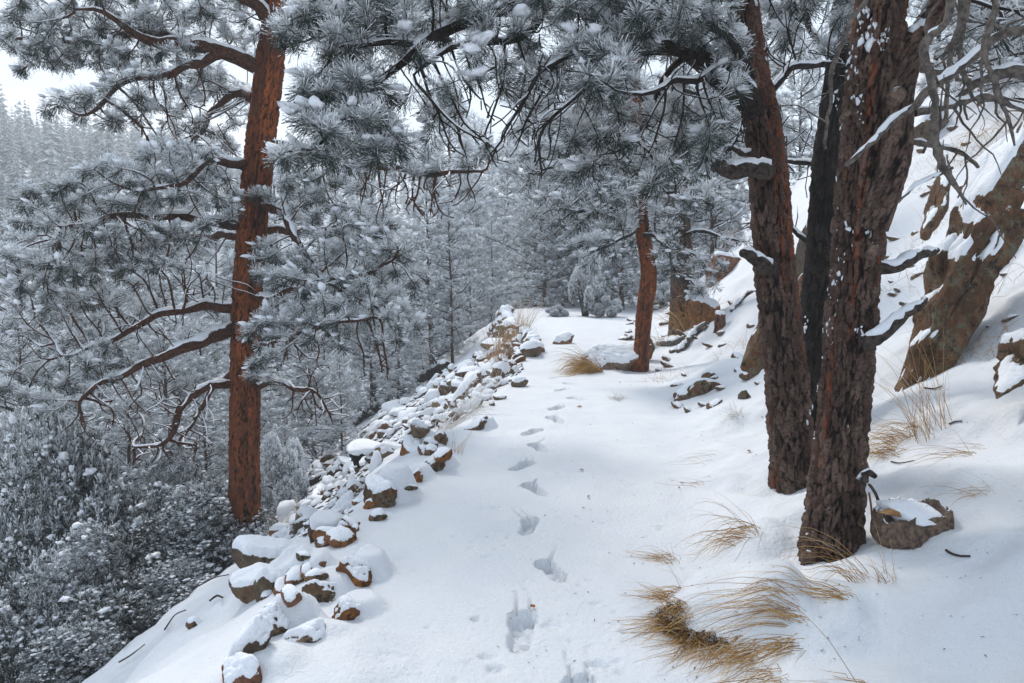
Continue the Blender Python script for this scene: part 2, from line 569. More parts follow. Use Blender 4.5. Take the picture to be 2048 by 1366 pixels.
def axis(segments):
    """segments: (start, end, step0, step1)"""
    out = []
    for (a, b, s0, s1) in segments:
        if abs(s0 - s1) < 1e-9:
            out.append(np.arange(a, b, s0)); continue
        L = b - a
        r = (L - s0) / (L - s1) if abs(L - s1) > 1e-9 else 1.0
        p, s = a, s0
        acc = []
        while p < b:
            acc.append(p); p += s; s = s0 + (s1 - s0) * (p - a) / L
        out.append(np.array(acc))
    return np.unique(np.round(np.concatenate(out), 5))

gx = axis([(-900, -60, 45, 6), (-60, -12, 6, .6), (-12, -3, .5, .06), (-3, -.5, .05, .026), (-.5, .62, .0125, .0125), (.62, 3.4, .026, .042), (3.4, 9, .05, .3), (9, 60, .4, 6), (60, 901, 8, 50)])
gy = axis([(-60, 1.4, 5, .1), (1.4, 2.3, .06, .03), (2.3, 4.6, .0115, .013), (4.6, 7.5, .015, .028), (7.5, 13, .03, .08), (13, 30, .08, .35), (30, 90, .5, 5), (90, 1201, 6, 60)])
GX, GY = np.meshgrid(gx, gy)
gxf, gyf = GX.ravel(), GY.ravel()
gz = H(gxf, gyf) + print_depth(gxf, gyf)
nxg, nyg = len(gx), len(gy)
ii = (np.arange(nyg - 1)[:, None] * nxg + np.arange(nxg - 1)[None]).ravel()
ground = ob("snowy_ground", make_mesh("snowy_ground", np.stack([gxf, gyf, gz], 1), np.stack([ii, ii + 1, ii + nxg + 1, ii + nxg], 1), M_GROUND, smooth=True))
ground["kind"] = "structure"
print("ground quads", len(ii))
# ------------------------------------------------------------------ tree tools
def catmull(P, step):
    P = np.asarray(P, float)
    Q = np.vstack([2 * P[0] - P[1], P, 2 * P[-1] - P[-2]])
    out = []
    for i in range(1, len(Q) - 2):
        a, b, c, d = Q[i - 1], Q[i], Q[i + 1], Q[i + 2]
        n = max(1, int(round(np.linalg.norm(c[:3] - b[:3]) / step)))
        for k in range(n):
            t = k / n
            out.append(0.5 * (2 * b + (c - a) * t + (2 * a - 5 * b + 4 * c - d) * t * t + (3 * b - a - 3 * c + d) * t ** 3))
    out.append(Q[-2])
    return np.array(out)

class Tubes:
    """Collects tapered tubes; built as one mesh per limb."""
    def __init__(self):
        self.V, self.F4, self.F3, self.n = [], [], [], 0
    def add(self, P, r, sides=None, cap=True):
        P = np.asarray(P, float); r = np.broadcast_to(np.asarray(r, float), (len(P),))
        if len(P) < 2: return
        rm = r.max()
        s = sides or (10 if rm > .05 else 7 if rm > .02 else 5 if rm > .009 else 4)
        T = np.gradient(P, axis=0)
        T /= np.linalg.norm(T, axis=1, keepdims=True) + 1e-9
        ref = np.array([0.31, 0.17, 0.93]) if abs(T[:, 2].mean()) < .8 else np.array([0.9, 0.3, 0.1])
        A = np.cross(T, ref); A /= np.linalg.norm(A, axis=1, keepdims=True) + 1e-9
        B = np.cross(T, A)
        th = np.linspace(0, 2 * np.pi, s, endpoint=False)
        ring = P[:, None, :] + r[:, None, None] * (np.cos(th)[None, :, None] * A[:, None, :] + np.sin(th)[None, :, None] * B[:, None, :])
        m = len(P)
        idx = (np.arange(m)[:, None] * s + np.arange(s)[None]) + self.n
        i2 = np.roll(idx, -1, 1)
        self.F4.append(np.stack([idx[:-1].ravel(), i2[:-1].ravel(), i2[1:].ravel(), idx[1:].ravel()], 1))
        self.V.append(ring.reshape(-1, 3)); self.n += m * s
        if cap:
            for (row, pt) in ((idx[-1], P[-1]), (idx[0], P[0])):
                self.V.append(pt[None]); c = self.n; self.n += 1
                rr = np.roll(row, -1)
                self.F3.append(np.stack([row, rr, np.full(s, c)], 1))
    def add_snow(self, P, r, rng, frac=.8, hgt=1.0):
        """A ridge of snow lying on the upper side of a limb."""
        P = np.asarray(P, float); r = np.broadcast_to(np.asarray(r, float), (len(P),))
        T = np.gradient(P, axis=0); T /= np.linalg.norm(T, axis=1, keepdims=True) + 1e-9
        flat = np.abs(T[:, 2]) < .80
        i = 0
        while i < len(P) - 2:
            if not flat[i] or rng.random() > frac: i += 1; continue
            j = i + 1
            while j < len(P) and flat[j] and (j - i) < 14: j += 1
            if j - i >= 3:
                k = np.linspace(0, 1, j - i)
                env = np.sqrt(np.clip(np.sin(np.pi * k) * 1.4, 0, 1))
                wob = 1 + .25 * rng.standard_normal(j - i)
                rr = np.clip((r[i:j] * .62 + .004 * hgt) * env * np.clip(wob, .5, 1.5), .0015, None)
                side = np.cross(T[i:j], [0, 0, 1.0]); side /= np.linalg.norm(side, axis=1, keepdims=True) + 1e-9
                up = np.cross(side, T[i:j])
                C = P[i:j] + up * (r[i:j] * .80)[:, None]
                s = 6 if r[i:j].max() > .02 else 4
                th = np.linspace(0, 2 * np.pi, s, endpoint=False) + .5
                ring = C[:, None] + rr[:, None, None] * (1.15 * np.cos(th)[None, :, None] * side[:, None] + .8 * np.sin(th)[None, :, None] * up[:, None])
                m = j - i
                idx = (np.arange(m)[:, None] * s + np.arange(s)[None]) + self.n
                i2 = np.roll(idx, -1, 1)
                self.F4.append(np.stack([idx[:-1].ravel(), i2[:-1].ravel(), i2[1:].ravel(), idx[1:].ravel()], 1))
                self.V.append(ring.reshape(-1, 3)); self.n += m * s
            i = j
    def mesh(self, name, mat, smooth=True):
        V = np.concatenate(self.V)
        return make_mesh(name, V, [np.concatenate(self.F4)] + ([np.concatenate(self.F3)] if self.F3 else []), mat, smooth=smooth)
    @property
    def empty(self): return self.n == 0

def unit(v):
    return v / (np.linalg.norm(v, axis=-1, keepdims=True) + 1e-9)

def tufts(P, D, rng, n=46, L=.145, w=.0042, frost=0.0, scale=None, spread=(12, 92), tail=.08, contrast=1.0):
    """Needle tufts: one thin triangle for each needle. Upper needles carry more frost."""
    P = np.asarray(P, float); D = unit(np.asarray(D, float)); K = len(P)
    if K == 0: return np.zeros((0, 3)), np.zeros((0, 3), int), np.zeros(0)
    sc = np.ones(K) if scale is None else np.asarray(scale)
    ref = np.where(np.abs(D[:, 2:3]) < .9, np.array([[0, 0, 1.0]]), np.array([[1.0, 0, 0]]))
    A = unit(np.cross(D, ref)); B = np.cross(D, A)
    a = np.radians(spread[0] + (spread[1] - spread[0]) * rng.random((K, n)) ** .8)
    az = rng.random((K, n)) * 2 * np.pi
    nd = np.cos(a)[..., None] * D[:, None] + np.sin(a)[..., None] * (np.cos(az)[..., None] * A[:, None] + np.sin(az)[..., None] * B[:, None])
    base = P[:, None] - D[:, None] * (rng.random((K, n)) * tail)[..., None] * sc[:, None, None]
    ln = L * (.75 + .4 * rng.random((K, n))) * sc[:, None]
    tip = base + nd * ln[..., None]
    tip[..., 2] -= .10 * ln * (1 - nd[..., 2] ** 2)
    side = unit(np.cross(nd, rng.standard_normal((K, n, 3)))) * (w * (.7 + .6 * rng.random((K, n))))[..., None] * .5
    V = np.stack([base, tip - side, tip + side], 2).reshape(-1, 3)
    F = np.arange(K * n * 3).reshape(-1, 3)
    per = rng.standard_normal((K, 1)) * .12
    up = nd[..., 2]
    f = sstep(-.36, .46, up + frost * 1.9 + per * 1.4 + .20 * rng.standard_normal((K, n)) / max(contrast, .3))
    f = np.clip(.03 + .95 * f, 0.02, 1)
    fb = np.clip(f * .55 - .36, 0, 1)
    fr = np.stack([fb, f, f], 2).ravel()
    return V, F, fr

_ICO = {}
def ico(sub):
    if sub not in _ICO:
        bm = bmesh.new(); bmesh.ops.create_icosphere(bm, subdivisions=sub, radius=1)
        _ICO[sub] = (np.array([v.co[:] for v in bm.verts]), np.array([[v.index for v in f.verts] for f in bm.faces]))
        bm.free()
    return _ICO[sub]

def pads(P, D, rng, size=.05, thick=.5, sub=1, flat=.4):
    """Small cushions of snow lying on needle tufts."""
    V0, F0 = ico(sub); K = len(P)
    if K == 0: return np.zeros((0, 3)), np.zeros((0, 3), int)
    D = np.asarray(D, float).copy(); D[:, 2] *= flat; D = unit(D)
    A = unit(np.cross(D, [0, 0, 1.0])); U = np.cross(A, D)
    s = size * (.55 + .9 * rng.random((K, 1)))
    sx, sy, sz = s * (1.0 + .6 * rng.random((K, 1))), s * (.7 + .4 * rng.random((K, 1))), s * thick
    jit = 1 + .28 * rng.standard_normal((K, len(V0), 1))
    q = V0[None] * jit
    V = P[:, None] + q[..., 0:1] * (D * sx)[:, None] + q[..., 1:2] * (A * sy)[:, None] + q[..., 2:3] * (U * sz)[:, None]
    F = (F0[None] + (np.arange(K) * len(V0))[:, None, None]).reshape(-1, 3)
    return V.reshape(-1, 3), F

DENS = 2.4

def blobs(specs, rng, mul=1.0):
    """specs: (px, py, depth, rx px, ry px, depth radius m, count, bare?) -> points inside ellipsoids"""
    P, bare = [], []
    for s in specs:
        px, py, d, rx, ry, rd, n = s[:7]
        n = int(n * DENS * mul)
        c = W(px, py, d)
        q = rng.standard_normal((n, 3)); q = unit(q) * (rng.random((n, 1)) ** .42)
        k = d / F_PX
        P.append(c + q * np.array([rx * k, rd, ry * k]))
        bare.append(np.full(n, len(s) > 7 and s[7]))
    return np.concatenate(P), np.concatenate(bare)

def colonize(limbs, A, bare, rng, step=.10, di=1.3, dk=.12, iters=70, trop=(0, 0, .06), wig=.22):
    """Grow twigs from explicit limbs towards the points A. Returns nodes, parents, limb ids, bare flags."""
    pos, par, lim, br, rmin = [], [], [], [], []
    for li, (poly, rad, base_par) in enumerate(limbs):
        prev = -1
        for k, p in enumerate(poly):
            pos.append(p); par.append(prev); lim.append(li); br.append(False); rmin.append(rad[k])
            prev = len(pos) - 1
    pos = [np.array(p) for p in pos]
    nodes = np.array(pos)
    alive = np.ones(len(A), bool)
    nn = np.zeros(len(A), int); nd = np.full(len(A), 1e9)
    for c0 in range(0, len(nodes), 256):
        dd = np.linalg.norm(A[:, None] - nodes[None, c0:c0 + 256], axis=2)
        m = dd.argmin(1); v = dd[np.arange(len(A)), m]
        b = v < nd; nd[b] = v[b]; nn[b] = m[b] + c0
    nchild = {}
    trop = np.array(trop)
    heads = [None] * len(pos)
    for it in range(iters):
        act = alive & (nd < (di if it > 4 else 9))
        if not act.any(): break
        ids = np.unique(nn[act])
        new, npar = [], []
        for i in ids:
            if nchild.get(i, 0) >= 3: continue
            sel = act & (nn == i)
            v = unit(A[sel] - pos[i]).sum(0)
            l = np.linalg.norm(v)
            if l < 1e-3: v = rng.standard_normal(3)
            v = unit(v)
            if heads[i] is not None: v = v + .55 * heads[i]
            v = unit(v + trop + wig * rng.standard_normal(3))
            new.append(pos[i] + v * step); npar.append(i)
            nchild[i] = nchild.get(i, 0) + 1
            isb = bool(np.mean(bare[sel]) > .5)
            pos.append(new[-1]); par.append(i); lim.append(lim[i]); br.append(isb); rmin.append(0); heads.append(v)
        if not new: break
        base = len(pos) - len(new)
        NA = np.array(new)
        dd = np.linalg.norm(A[:, None] - NA[None], axis=2)
        m = dd.argmin(1); v = dd[np.arange(len(A)), m]
        b = v < nd; nd[b] = v[b]; nn[b] = m[b] + base
        alive &= ~(nd < dk)
    return np.array(pos), np.array(par), np.array(lim), np.array(br), np.array(rmin)

def grow_tree(root, limbs, A, bare, seed, mat_limb, mat_needle, step=.10, tip_r=.0045, pexp=2.35, tuft_kw=None, pad=.045, pad_frac=.6,
              side_tufts=2, snow_frac=.8, col_kw=None, rmax=None, sub=1, limb_labels=None, tuft_scale=(.8, 1.2), bare_r=1.25):
    rng = rnd(seed)
    pos, par, lim, br, rmin = colonize(limbs, A, bare, rng, step=step, **(col_kw or {}))
    n = len(pos)
    acc = np.zeros(n); kids = [[] for _ in range(n)]
    for i in range(n):
        if par[i] >= 0: kids[par[i]].append(i)
    order = np.arange(n)[::-1]
    for i in order:
        if not kids[i]: acc[i] = (tip_r * (bare_r if br[i] else 1.0)) ** pexp
        if par[i] >= 0: acc[par[i]] += acc[i]
    r = acc ** (1 / pexp)
    if rmax: r = np.minimum(r, rmax)
    r = np.where(rmin > 0, np.maximum(rmin, np.minimum(r, rmin * 1.15)), r)
    for i in range(n):
        if par[i] >= 0: r[i] = min(r[i], r[par[i]])
    used = np.zeros(n, bool)
    tips = [i for i in range(n) if not kids[i]]
    depth = np.zeros(n, int)
    for i in range(n):
        if par[i] >= 0: depth[i] = depth[par[i]] + 1
    tips.sort(key=lambda i: -depth[i])
    nl = len(limbs)
    T = [Tubes() for _ in range(nl)]; S = [Tubes() for _ in range(nl)]
    TP = [[] for _ in range(nl)]; TD = [[] for _ in range(nl)]
    for tip in tips:
        ch = [tip]; i = tip
        while True:
            used[i] = True
            j = par[i]
            if j < 0: break
            ch.append(j)
            if used[j]: break
            i = j
        ch = ch[::-1]
        if len(ch) < 2: continue
        P = pos[ch].copy()
        if len(P) > 3:
            Q = P.copy(); Q[1:-1] = (P[:-2] + 2 * P[1:-1] + P[2:]) / 4; P = Q
        rr = r[ch].copy()
        if len(ch) > 1 and rr[0] > rr[1] * 1.6: rr[0] = rr[1] * 1.35
        l = lim[tip]
        T[l].add(P, rr)
        thick = rr > .0055
        if thick.sum() > 3: S[l].add_snow(P[:thick.sum()], rr[:thick.sum()], rng, snow_frac)
        if not br[tip]:
            d = unit(P[-1] - P[-2] + np.array([0, 0, .03]))
            TP[l].append(P[-1]); TD[l].append(d)
            m = min(side_tufts, len(P) - 2)
            for k in range(1, m + 1):
                if rng.random() < .8:
                    dd = unit(P[-k] - P[-k - 1] + .7 * rng.standard_normal(3) * step + np.array([0, 0, .05]))
                    TP[l].append(P[-k - 1] + dd * .03); TD[l].append(dd)
    total = 0
    for l in range(nl):
        if T[l].empty: continue
        lo = ob("limb", T[l].mesh("limb", mat_limb), root)
        if limb_labels and limb_labels.get(l): lo["label"] = limb_labels[l]
        if not S[l].empty:
            ob("snow", S[l].mesh("limb_snow", M_SNOW), lo)["kind"] = "stuff"
        if TP[l]:
            P = np.array(TP[l]); D = np.array(TD[l])
            V, F, fr = tufts(P, D, rng, scale=rng.uniform(*tuft_scale, len(P)), **(tuft_kw or {}))
            fo = ob("foliage", make_mesh("foliage", V, F, mat_needle, {"frost": fr}), lo)
            total += len(P)
            if pad:
                k = rng.random(len(P)) < pad_frac
                V, F = pads(P[k] + D[k] * .055 + np.array([0, 0, .035]), D[k], rng, pad, .42, sub)
                ob("snow_pad", make_mesh("snow_pad", V, F, M_SNOW, smooth=True), lo)["kind"] = "stuff"
    print(root.name, "nodes", n, "tufts", total)
    return root

def limb_px(pts, step=.10):
    """pts: (px, py, depth, width px)"""
    Q = np.array([[*W(p[0], p[1], p[2]), p[3] * p[2] / F_PX / 2] for p in pts])
    C = catmull(Q, step)
    t = np.clip(np.linspace(0, 1, len(C)) * 5, 0, 1)[:, None]
    a = np.minimum(.045, .012 + C[:, 3:4])
    C[:, :3] += t * a * np.stack([vnoise(C[:, :3] * 5.5, 301), vnoise(C[:, :3] * 5.5, 302), vnoise(C[:, :3] * 5.5, 303)], 1) * 1.6
    C[:, 3] *= 1 + .16 * vnoise(C[:, :3] * 9, 304)
    return (C[:, :3], np.maximum(C[:, 3], .004), None)

def voro(u, v, nu, seed):
    """Voronoi on a cylinder strip: u in [0,nu) wraps, returns F1, F2-F1, cell random"""
    iu, iv = np.floor(u).astype(np.int64), np.floor(v).astype(np.int64)
    f1 = np.full(len(u), 9.0); f2 = np.full(len(u), 9.0); cid = np.zeros(len(u))
    for a in (-1, 0, 1):
        for b in (-1, 0, 1):
            cu, cv = iu + a, iv + b
            w = np.mod(cu, nu)
            jx = _hash(w, cv, w * 0 + 1, seed); jy = _hash(w, cv, w * 0 + 2, seed)
            d = np.hypot(cu + .1 + .8 * jx - u, cv + .1 + .8 * jy - v)
            c = _hash(w, cv, w * 0 + 3, seed)
            near = d < f1
            f2 = np.where(near, f1, np.minimum(f2, d))
            cid = np.where(near, c, cid)
            f1 = np.where(near, d, f1)
    return f1, f2 - f1, cid

def trunk_mesh(name, pts, mat, seed, around=96, vstep=.02, cell=(.055, .15), depth=.022, flare=.25, lump=.02, flake_lo=.62, warp=.35):
    """pts: rows x,y,z,radius from the ground up. Bark plates are real relief."""
    C = catmull(np.asarray(pts, float), vstep)
    P, r = C[:, :3].copy(), C[:, 3].copy()
    seg = np.linalg.norm(np.diff(P, axis=0), axis=1); s = np.concatenate([[0], np.cumsum(seg)])
    r = r * (1 + flare * np.exp(-s / .22))
    T = unit(np.gradient(P, axis=0))
    A = unit(np.cross(T, np.array([0.05, 1.0, 0.0]))); B = np.cross(T, A)
    th = np.linspace(0, 2 * np.pi, around, endpoint=False)
    TH, S_ = np.meshgrid(th, s)
    circ = 2 * np.pi * r[: max(3, len(r) // 3)].mean()
    nu = max(6, int(round(circ / cell[0])))
    u = TH.ravel() / (2 * np.pi) * nu
    v = S_.ravel() / cell[1]
    cyl = np.stack([np.cos(TH.ravel()) * 2.2, np.sin(TH.ravel()) * 2.2, S_.ravel() * 2.0], 1)
    wn = fbm(cyl * 2.0, 3, seed); wn2 = fbm(cyl * 2.0 + 40, 3, seed + 5)
    f1, fd, cid = voro(np.mod(u + warp * 3.2 * wn + .25 * vnoise(cyl * np.array([3, 3, 7.0]), seed + 21), nu), v + warp * 2.6 * wn2, nu, seed)
    g1, gd, gid = voro(np.mod(u * 2 + 1.9 * wn2, nu * 2), v * 2.3 + 1.6 * wn, nu * 2, seed + 9)
    rid = np.abs(fbm(np.stack([np.cos(TH.ravel()) * nu * .26 + .5 * wn2, np.sin(TH.ravel()) * nu * .26, v * .8 + wn], 1), 3, seed + 31))
    rid = sstep(.0, .22, rid)
    plate = np.clip(.30 + .70 * sstep(.0, .38, fd), 0, 1) * (.25 + .75 * rid)
    fine = sstep(.0, .40, gd)
    n_ = fbm(cyl * np.array([9, 9, 14.0]), 4, seed + 3)
    disp = depth * 1.25 * (plate - .7) + depth * .30 * (fine - .5) + depth * .45 * (cid - .5) * plate + depth * .45 * n_
    disp += lump * fbm(cyl * .55, 2, seed + 4)
    flare_n = np.exp(-S_.ravel() / .2) * .12 * np.cos(TH.ravel() * 5 + seed) * r[0]
    rad = np.repeat(r, around) * 1.0 + disp * np.clip(np.repeat(r, around) / .15, .25, 1) + flare_n
    V = P[:, None] + (np.cos(th)[None, :, None] * A[:, None] + np.sin(th)[None, :, None] * B[:, None]) * rad.reshape(len(P), around, 1)
    m = len(P)
    idx = np.arange(m)[:, None] * around + np.arange(around)[None]
    i2 = np.roll(idx, -1, 1)
    F = np.stack([idx[:-1].ravel(), i2[:-1].ravel(), i2[1:].ravel(), idx[1:].ravel()], 1)
    V = np.concatenate([V.reshape(-1, 3), P[-1:]])
    cap = np.stack([idx[-1], i2[-1], np.full(around, m * around)], 1)
    zone = sstep(.30, .62, .5 + .9 * fbm(cyl * np.array([1.1, 1.1, .45]), 3, seed + 8) + (.5 - flake_lo))
    flake = np.maximum(sstep(.12, .25, plate) * (1 - sstep(.40, .62, plate)), .8 * sstep(.80, .88, gid)) * zone
    ap = lambda a: np.append(a, a[-1])
    me = make_mesh(name, V, [F, cap], mat, {"plate": ap(np.clip(plate * (.7 + .3 * fine), 0, 1)), "tone": ap(cid), "flake": ap(flake)}, smooth=True)
    return me, V, m, around, A, B

def trunk_px(pts, base=None, k=1.0):
    """(px, py, depth, width px) -> x,y,z,r rows, sunk a little at the base"""
    rows = [[*W(p[0], p[1], p[2]), p[3] * k * p[2] / F_PX / 2] for p in pts]
    b = list(rows[0]); b[2] -= .35; b[0] -= (rows[1][0] - rows[0][0]) * .2
    return np.array([b] + rows)

def bark_snow(root, me, rng, n, zone, size=(.012, .035)):
    """Snow stuck in the bark: small irregular pats pressed on the trunk surface. zone(co, normal)->probability"""
    V = np.array([v.co[:] for v in me.vertices]); Nn = np.array([v.normal[:] for v in me.vertices])
    p = np.clip(zone(V, Nn), 0, None); p /= p.sum()
    m_ = max(1, n // 7)
    k0 = rng.choice(len(V), m_, p=p)
    from mathutils import kdtree
    kd = kdtree.KDTree(len(V))
    for i_, c_ in enumerate(V): kd.insert(c_, i_)
    kd.balance()
    k = []
    for c_ in V[k0]:
        for _ in range(7):
            k.append(kd.find(c_ + rng.standard_normal(3) * np.array([.022, .022, .045]))[1])
    k = np.array(k); n = len(k)
    V0, F0 = ico(1)
    c, nn = V[k], unit(Nn[k])
    a = unit(np.cross(nn, [0, 0, 1.0])); b = np.cross(nn, a)
    s = rng.uniform(*size, (n, 1)) * (.6 + 1.2 * rng.random((n, 1)) ** 3)
    q = V0[None] * (1 + .35 * rng.standard_normal((n, len(V0), 1)))
    sh = rng.uniform(.6, 1.2, (n, 1)); sv = rng.uniform(.8, 2.2, (n, 1))
    VV = c[:, None] + q[..., 0:1] * (a * s * sh)[:, None] + q[..., 1:2] * (b * s * sv)[:, None] + q[..., 2:3] * (nn * s * .45)[:, None]
    F = (F0[None] + (np.arange(n) * len(V0))[:, None, None]).reshape(-1, 3)
    o = ob("bark_snow", make_mesh("bark_snow", VV.reshape(-1, 3), F, M_SNOW, smooth=True), root)
    o["kind"] = "stuff"
    return o
# ------------------------------------------------------------------ the big red pine below the path
D1 = 9.6
print("T1 depth", D1)
rng1 = rnd(101)
t1 = thing("pine_tree", "tall pine with orange red bark standing below the stony path edge", "tree")
t1pts = [(488, 1098, D1, 70), (489, 980, D1, 64), (490, 800, D1, 62), (494, 620, D1, 61), (503, 480, D1, 58), (515, 340, D1, 58), (527, 240, D1, 56), (540, 120, D1, 54), (550, 40, D1, 48), (557, -120, D1, 42), (566, -400, D1, 32), (575, -700, D1, 18)]
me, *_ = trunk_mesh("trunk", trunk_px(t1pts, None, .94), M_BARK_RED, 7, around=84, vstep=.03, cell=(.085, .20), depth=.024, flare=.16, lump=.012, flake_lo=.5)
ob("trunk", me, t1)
bark_snow(t1, me, rng1, 120, lambda V, Nn: (V[:, 2] > 3.0) * np.clip(-Nn[:, 0] * .6 - Nn[:, 1] * .5 + .2, 0, 1), (.008, .025))
d = D1
t1_limbs = [limb_px(x) for x in [
    [(528, 140, d, 36), (500, 128, d - .1, 32), (440, 104, d - .3, 27), (365, 92, d - .5, 25), (300, 82, d - .7, 19), (240, 50, d - .9, 14), (190, 20, d - 1, 8)],
    [(440, 108, d - .3, 20), (370, 130, d - .6, 17), (330, 158, d - .7, 14), (270, 160, d - .8, 11), (200, 205, d - .9, 8), (165, 240, d - 1, 6)],
    [(370, 95, d - .5, 20), (290, 58, d - .2, 17), (200, 82, d - .2, 14), (120, 78, d - .2, 10), (30, 70, d - .2, 6)],
    [(510, 195, d, 22), (480, 188, d + .5, 17), (440, 215, d + 1.0, 12), (400, 270, d + 1.3, 8), (370, 300, d + 1.5, 6)],
    [(498, 335, d, 24), (460, 325, d - .4, 18), (415, 330, d - .9, 14), (360, 370, d - 1.3, 10), (270, 380, d - 1.6, 6)],
    [(490, 450, d, 22), (430, 448, d - .3, 20), (390, 440, d - .6, 18), (300, 430, d - .9, 13), (200, 440, d - 1.2, 9), (120, 450, d - 1.3, 6)],
    [(486, 475, d, 18), (440, 470, d + .3, 15), (400, 472, d + .7, 12), (310, 470, d + 1.0, 8), (180, 400, d + 1.2, 5)],
    [(480, 618, d, 22), (400, 612, d - .2, 20), (350, 620, d - .4, 17), (290, 640, d - .6, 13), (200, 690, d - .8, 8), (100, 720, d - 1, 5)],
    [(475, 652, d, 32), (430, 668, d - .3, 29), (380, 690, d - .6, 25), (320, 715, d - .8, 19), (250, 745, d - .9, 14), (190, 775, d - 1.0, 9), (150, 800, d - 1.1, 5)],
    [(472, 768, d, 20), (420, 775, d - .3, 18), (375, 798, d - .5, 16), (352, 840, d - .6, 14), (345, 875, d - .7, 11), (300, 890, d - .8, 8), (270, 900, d - .8, 5)],
    [(474, 742, d, 14), (430, 770, d + .4, 11), (390, 840, d + .6, 8), (360, 890, d + .7, 5)],
    [(540, 288, d, 24), (590, 296, d - .2, 21), (650, 312, d - .5, 19), (745, 322, d - .8, 16), (830, 345, d - 1.0, 12), (920, 345, d - 1.1, 8), (975, 340, d - 1.2, 5)],
    [(524, 405, d, 25), (560, 425, d - .3, 23), (588, 455, d - .5, 20), (600, 490, d - .7, 16), (625, 540, d - .9, 12), (690, 580, d - 1.1, 8), (760, 620, d - 1.2, 5)],
    [(520, 465, d, 18), (570, 462, d + .3, 16), (620, 460, d + .6, 12), (700, 440, d + .9, 8)],
    [(505, 600, d, 16), (560, 590, d - .5, 14), (640, 560, d - 1.0, 11), (740, 540, d - 1.3, 7), (800, 500, d - 1.5, 5)],
    [(500, 700, d, 16), (545, 690, d - .6, 14), (600, 670, d - 1.1, 11), (680, 640, d - 1.5, 7), (780, 640, d - 1.6, 5)],
    [(508, 770, d, 14), (560, 762, d - .5, 13), (590, 775, d - .6, 11), (640, 785, d - .8, 6)],
    [(548, 60, d, 26), (500, 0, d - .4, 22), (400, -40, d - .8, 16), (250, -60, d - 1, 8)],
    [(552, -60, d, 24), (620, -80, d - .6, 18), (740, -60, d - 1, 8)],
]]
A1, B1 = blobs([
    (60, 90, d - .3, 70, 50, .7, 34), (150, 40, d - .6, 100, 55, 1.0, 46), (290, 20, d - .6, 110, 50, 1.1, 44), (430, 40, d - .3, 90, 60, 1.0, 40), (60, 20, d, 40, 20, .5, 3),
    (190, 110, d - .5, 110, 40, .8, 34), (330, 110, d - .5, 90, 60, .8, 30), (200, 210, d - .9, 100, 40, .6, 28), (130, 215, d - .9, 40, 25, .4, 8), (300, 180, d - .8, 70, 40, .6, 18), (240, 235, d - .9, 60, 20, .4, 8),
    (300, 250, d - .6, 30, 60, .4, 20, True), (440, 190, d + 1.0, 70, 60, .8, 34), (400, 270, d + 1.1, 80, 60, .8, 26), (400, 250, d - .2, 60, 60, .5, 30, True),
    (370, 330, d - 1.0, 90, 40, .7, 34), (270, 370, d - 1.5, 110, 50, .7, 44), (150, 420, d - 1.3, 100, 60, .8, 46), (290, 470, d - 1.0, 130, 60, .9, 60), (170, 520, d - 1.0, 130, 60, .9, 46), (90, 520, d - .8, 70, 80, .6, 26), (420, 400, d - .9, 70, 60, .6, 26),
    (380, 560, d - .4, 90, 50, .6, 51, True), (300, 540, d - .7, 110, 40, .6, 44, True),
    (170, 610, d - .7, 140, 50, .8, 44), (90, 650, d - .7, 90, 60, .7, 26), (60, 760, d - 1.0, 50, 45, .5, 10), (200, 720, d - .9, 100, 50, .6, 22), (110, 800, d - .9, 60, 30, .5, 8),
    (300, 660, d - .5, 120, 40, .6, 37, True), (300, 800, d - .8, 130, 60, .6, 78, True), (200, 830, d - .8, 90, 40, .5, 34, True), (320, 890, d - .5, 90, 50, .6, 57, True), (400, 860, d + .4, 50, 60, .5, 27, True),
    (620, 330, d - .5, 60, 50, .5, 20), (700, 330, d - .8, 60, 50, .5, 16), (860, 330, d - 1.0, 110, 40, .5, 30), (960, 310, d - 1.1, 50, 30, .4, 8), (850, 390, d - .9, 130, 50, .5, 78, True), (740, 380, d - .7, 60, 50, .4, 23, True),
    (590, 400, d - .4, 60, 50, .6, 26), (650, 380, d - .6, 60, 50, .6, 20), (700, 470, d - .7, 100, 50, .8, 44), (780, 510, d - 1.1, 70, 50, .6, 26), (600, 560, d - .8, 90, 60, .8, 44), (720, 580, d - 1.2, 110, 50, .7, 44), (540, 520, d - .7, 40, 50, .5, 14),
    (560, 660, d - 1.2, 80, 60, .6, 34), (680, 650, d - 1.4, 90, 50, .6, 34), (790, 650, d - 1.5, 50, 50, .5, 14), (510, 740, d - .7, 30, 40, .3, 8), (600, 730, d - .9, 70, 40, .5, 23, True), (640, 820, d - .7, 80, 50, .5, 37, True), (760, 720, d - 1.3, 50, 50, .4, 17, True),
    (500, -80, d, 250, 60, 1.5, 60), (650, -40, d - .6, 100, 50, 1.0, 26),
], rng1, 1.25)
lab1 = {0: "thick snowy limb curving out over the valley from high on the trunk", 8: "heavy drooping limb with many bare twigs", 11: "long level limb reaching over the slope towards the path"}
grow_tree(t1, t1_limbs, A1, B1, 102, M_LIMB_RED, M_NEEDLE, step=.105, tip_r=.0056, tuft_kw=dict(n=78, L=.115, w=.0062, frost=-.02, contrast=1.25, spread=(8, 100)), pad=.04, pad_frac=.5, side_tufts=3, limb_labels=lab1, col_kw=dict(iters=80))

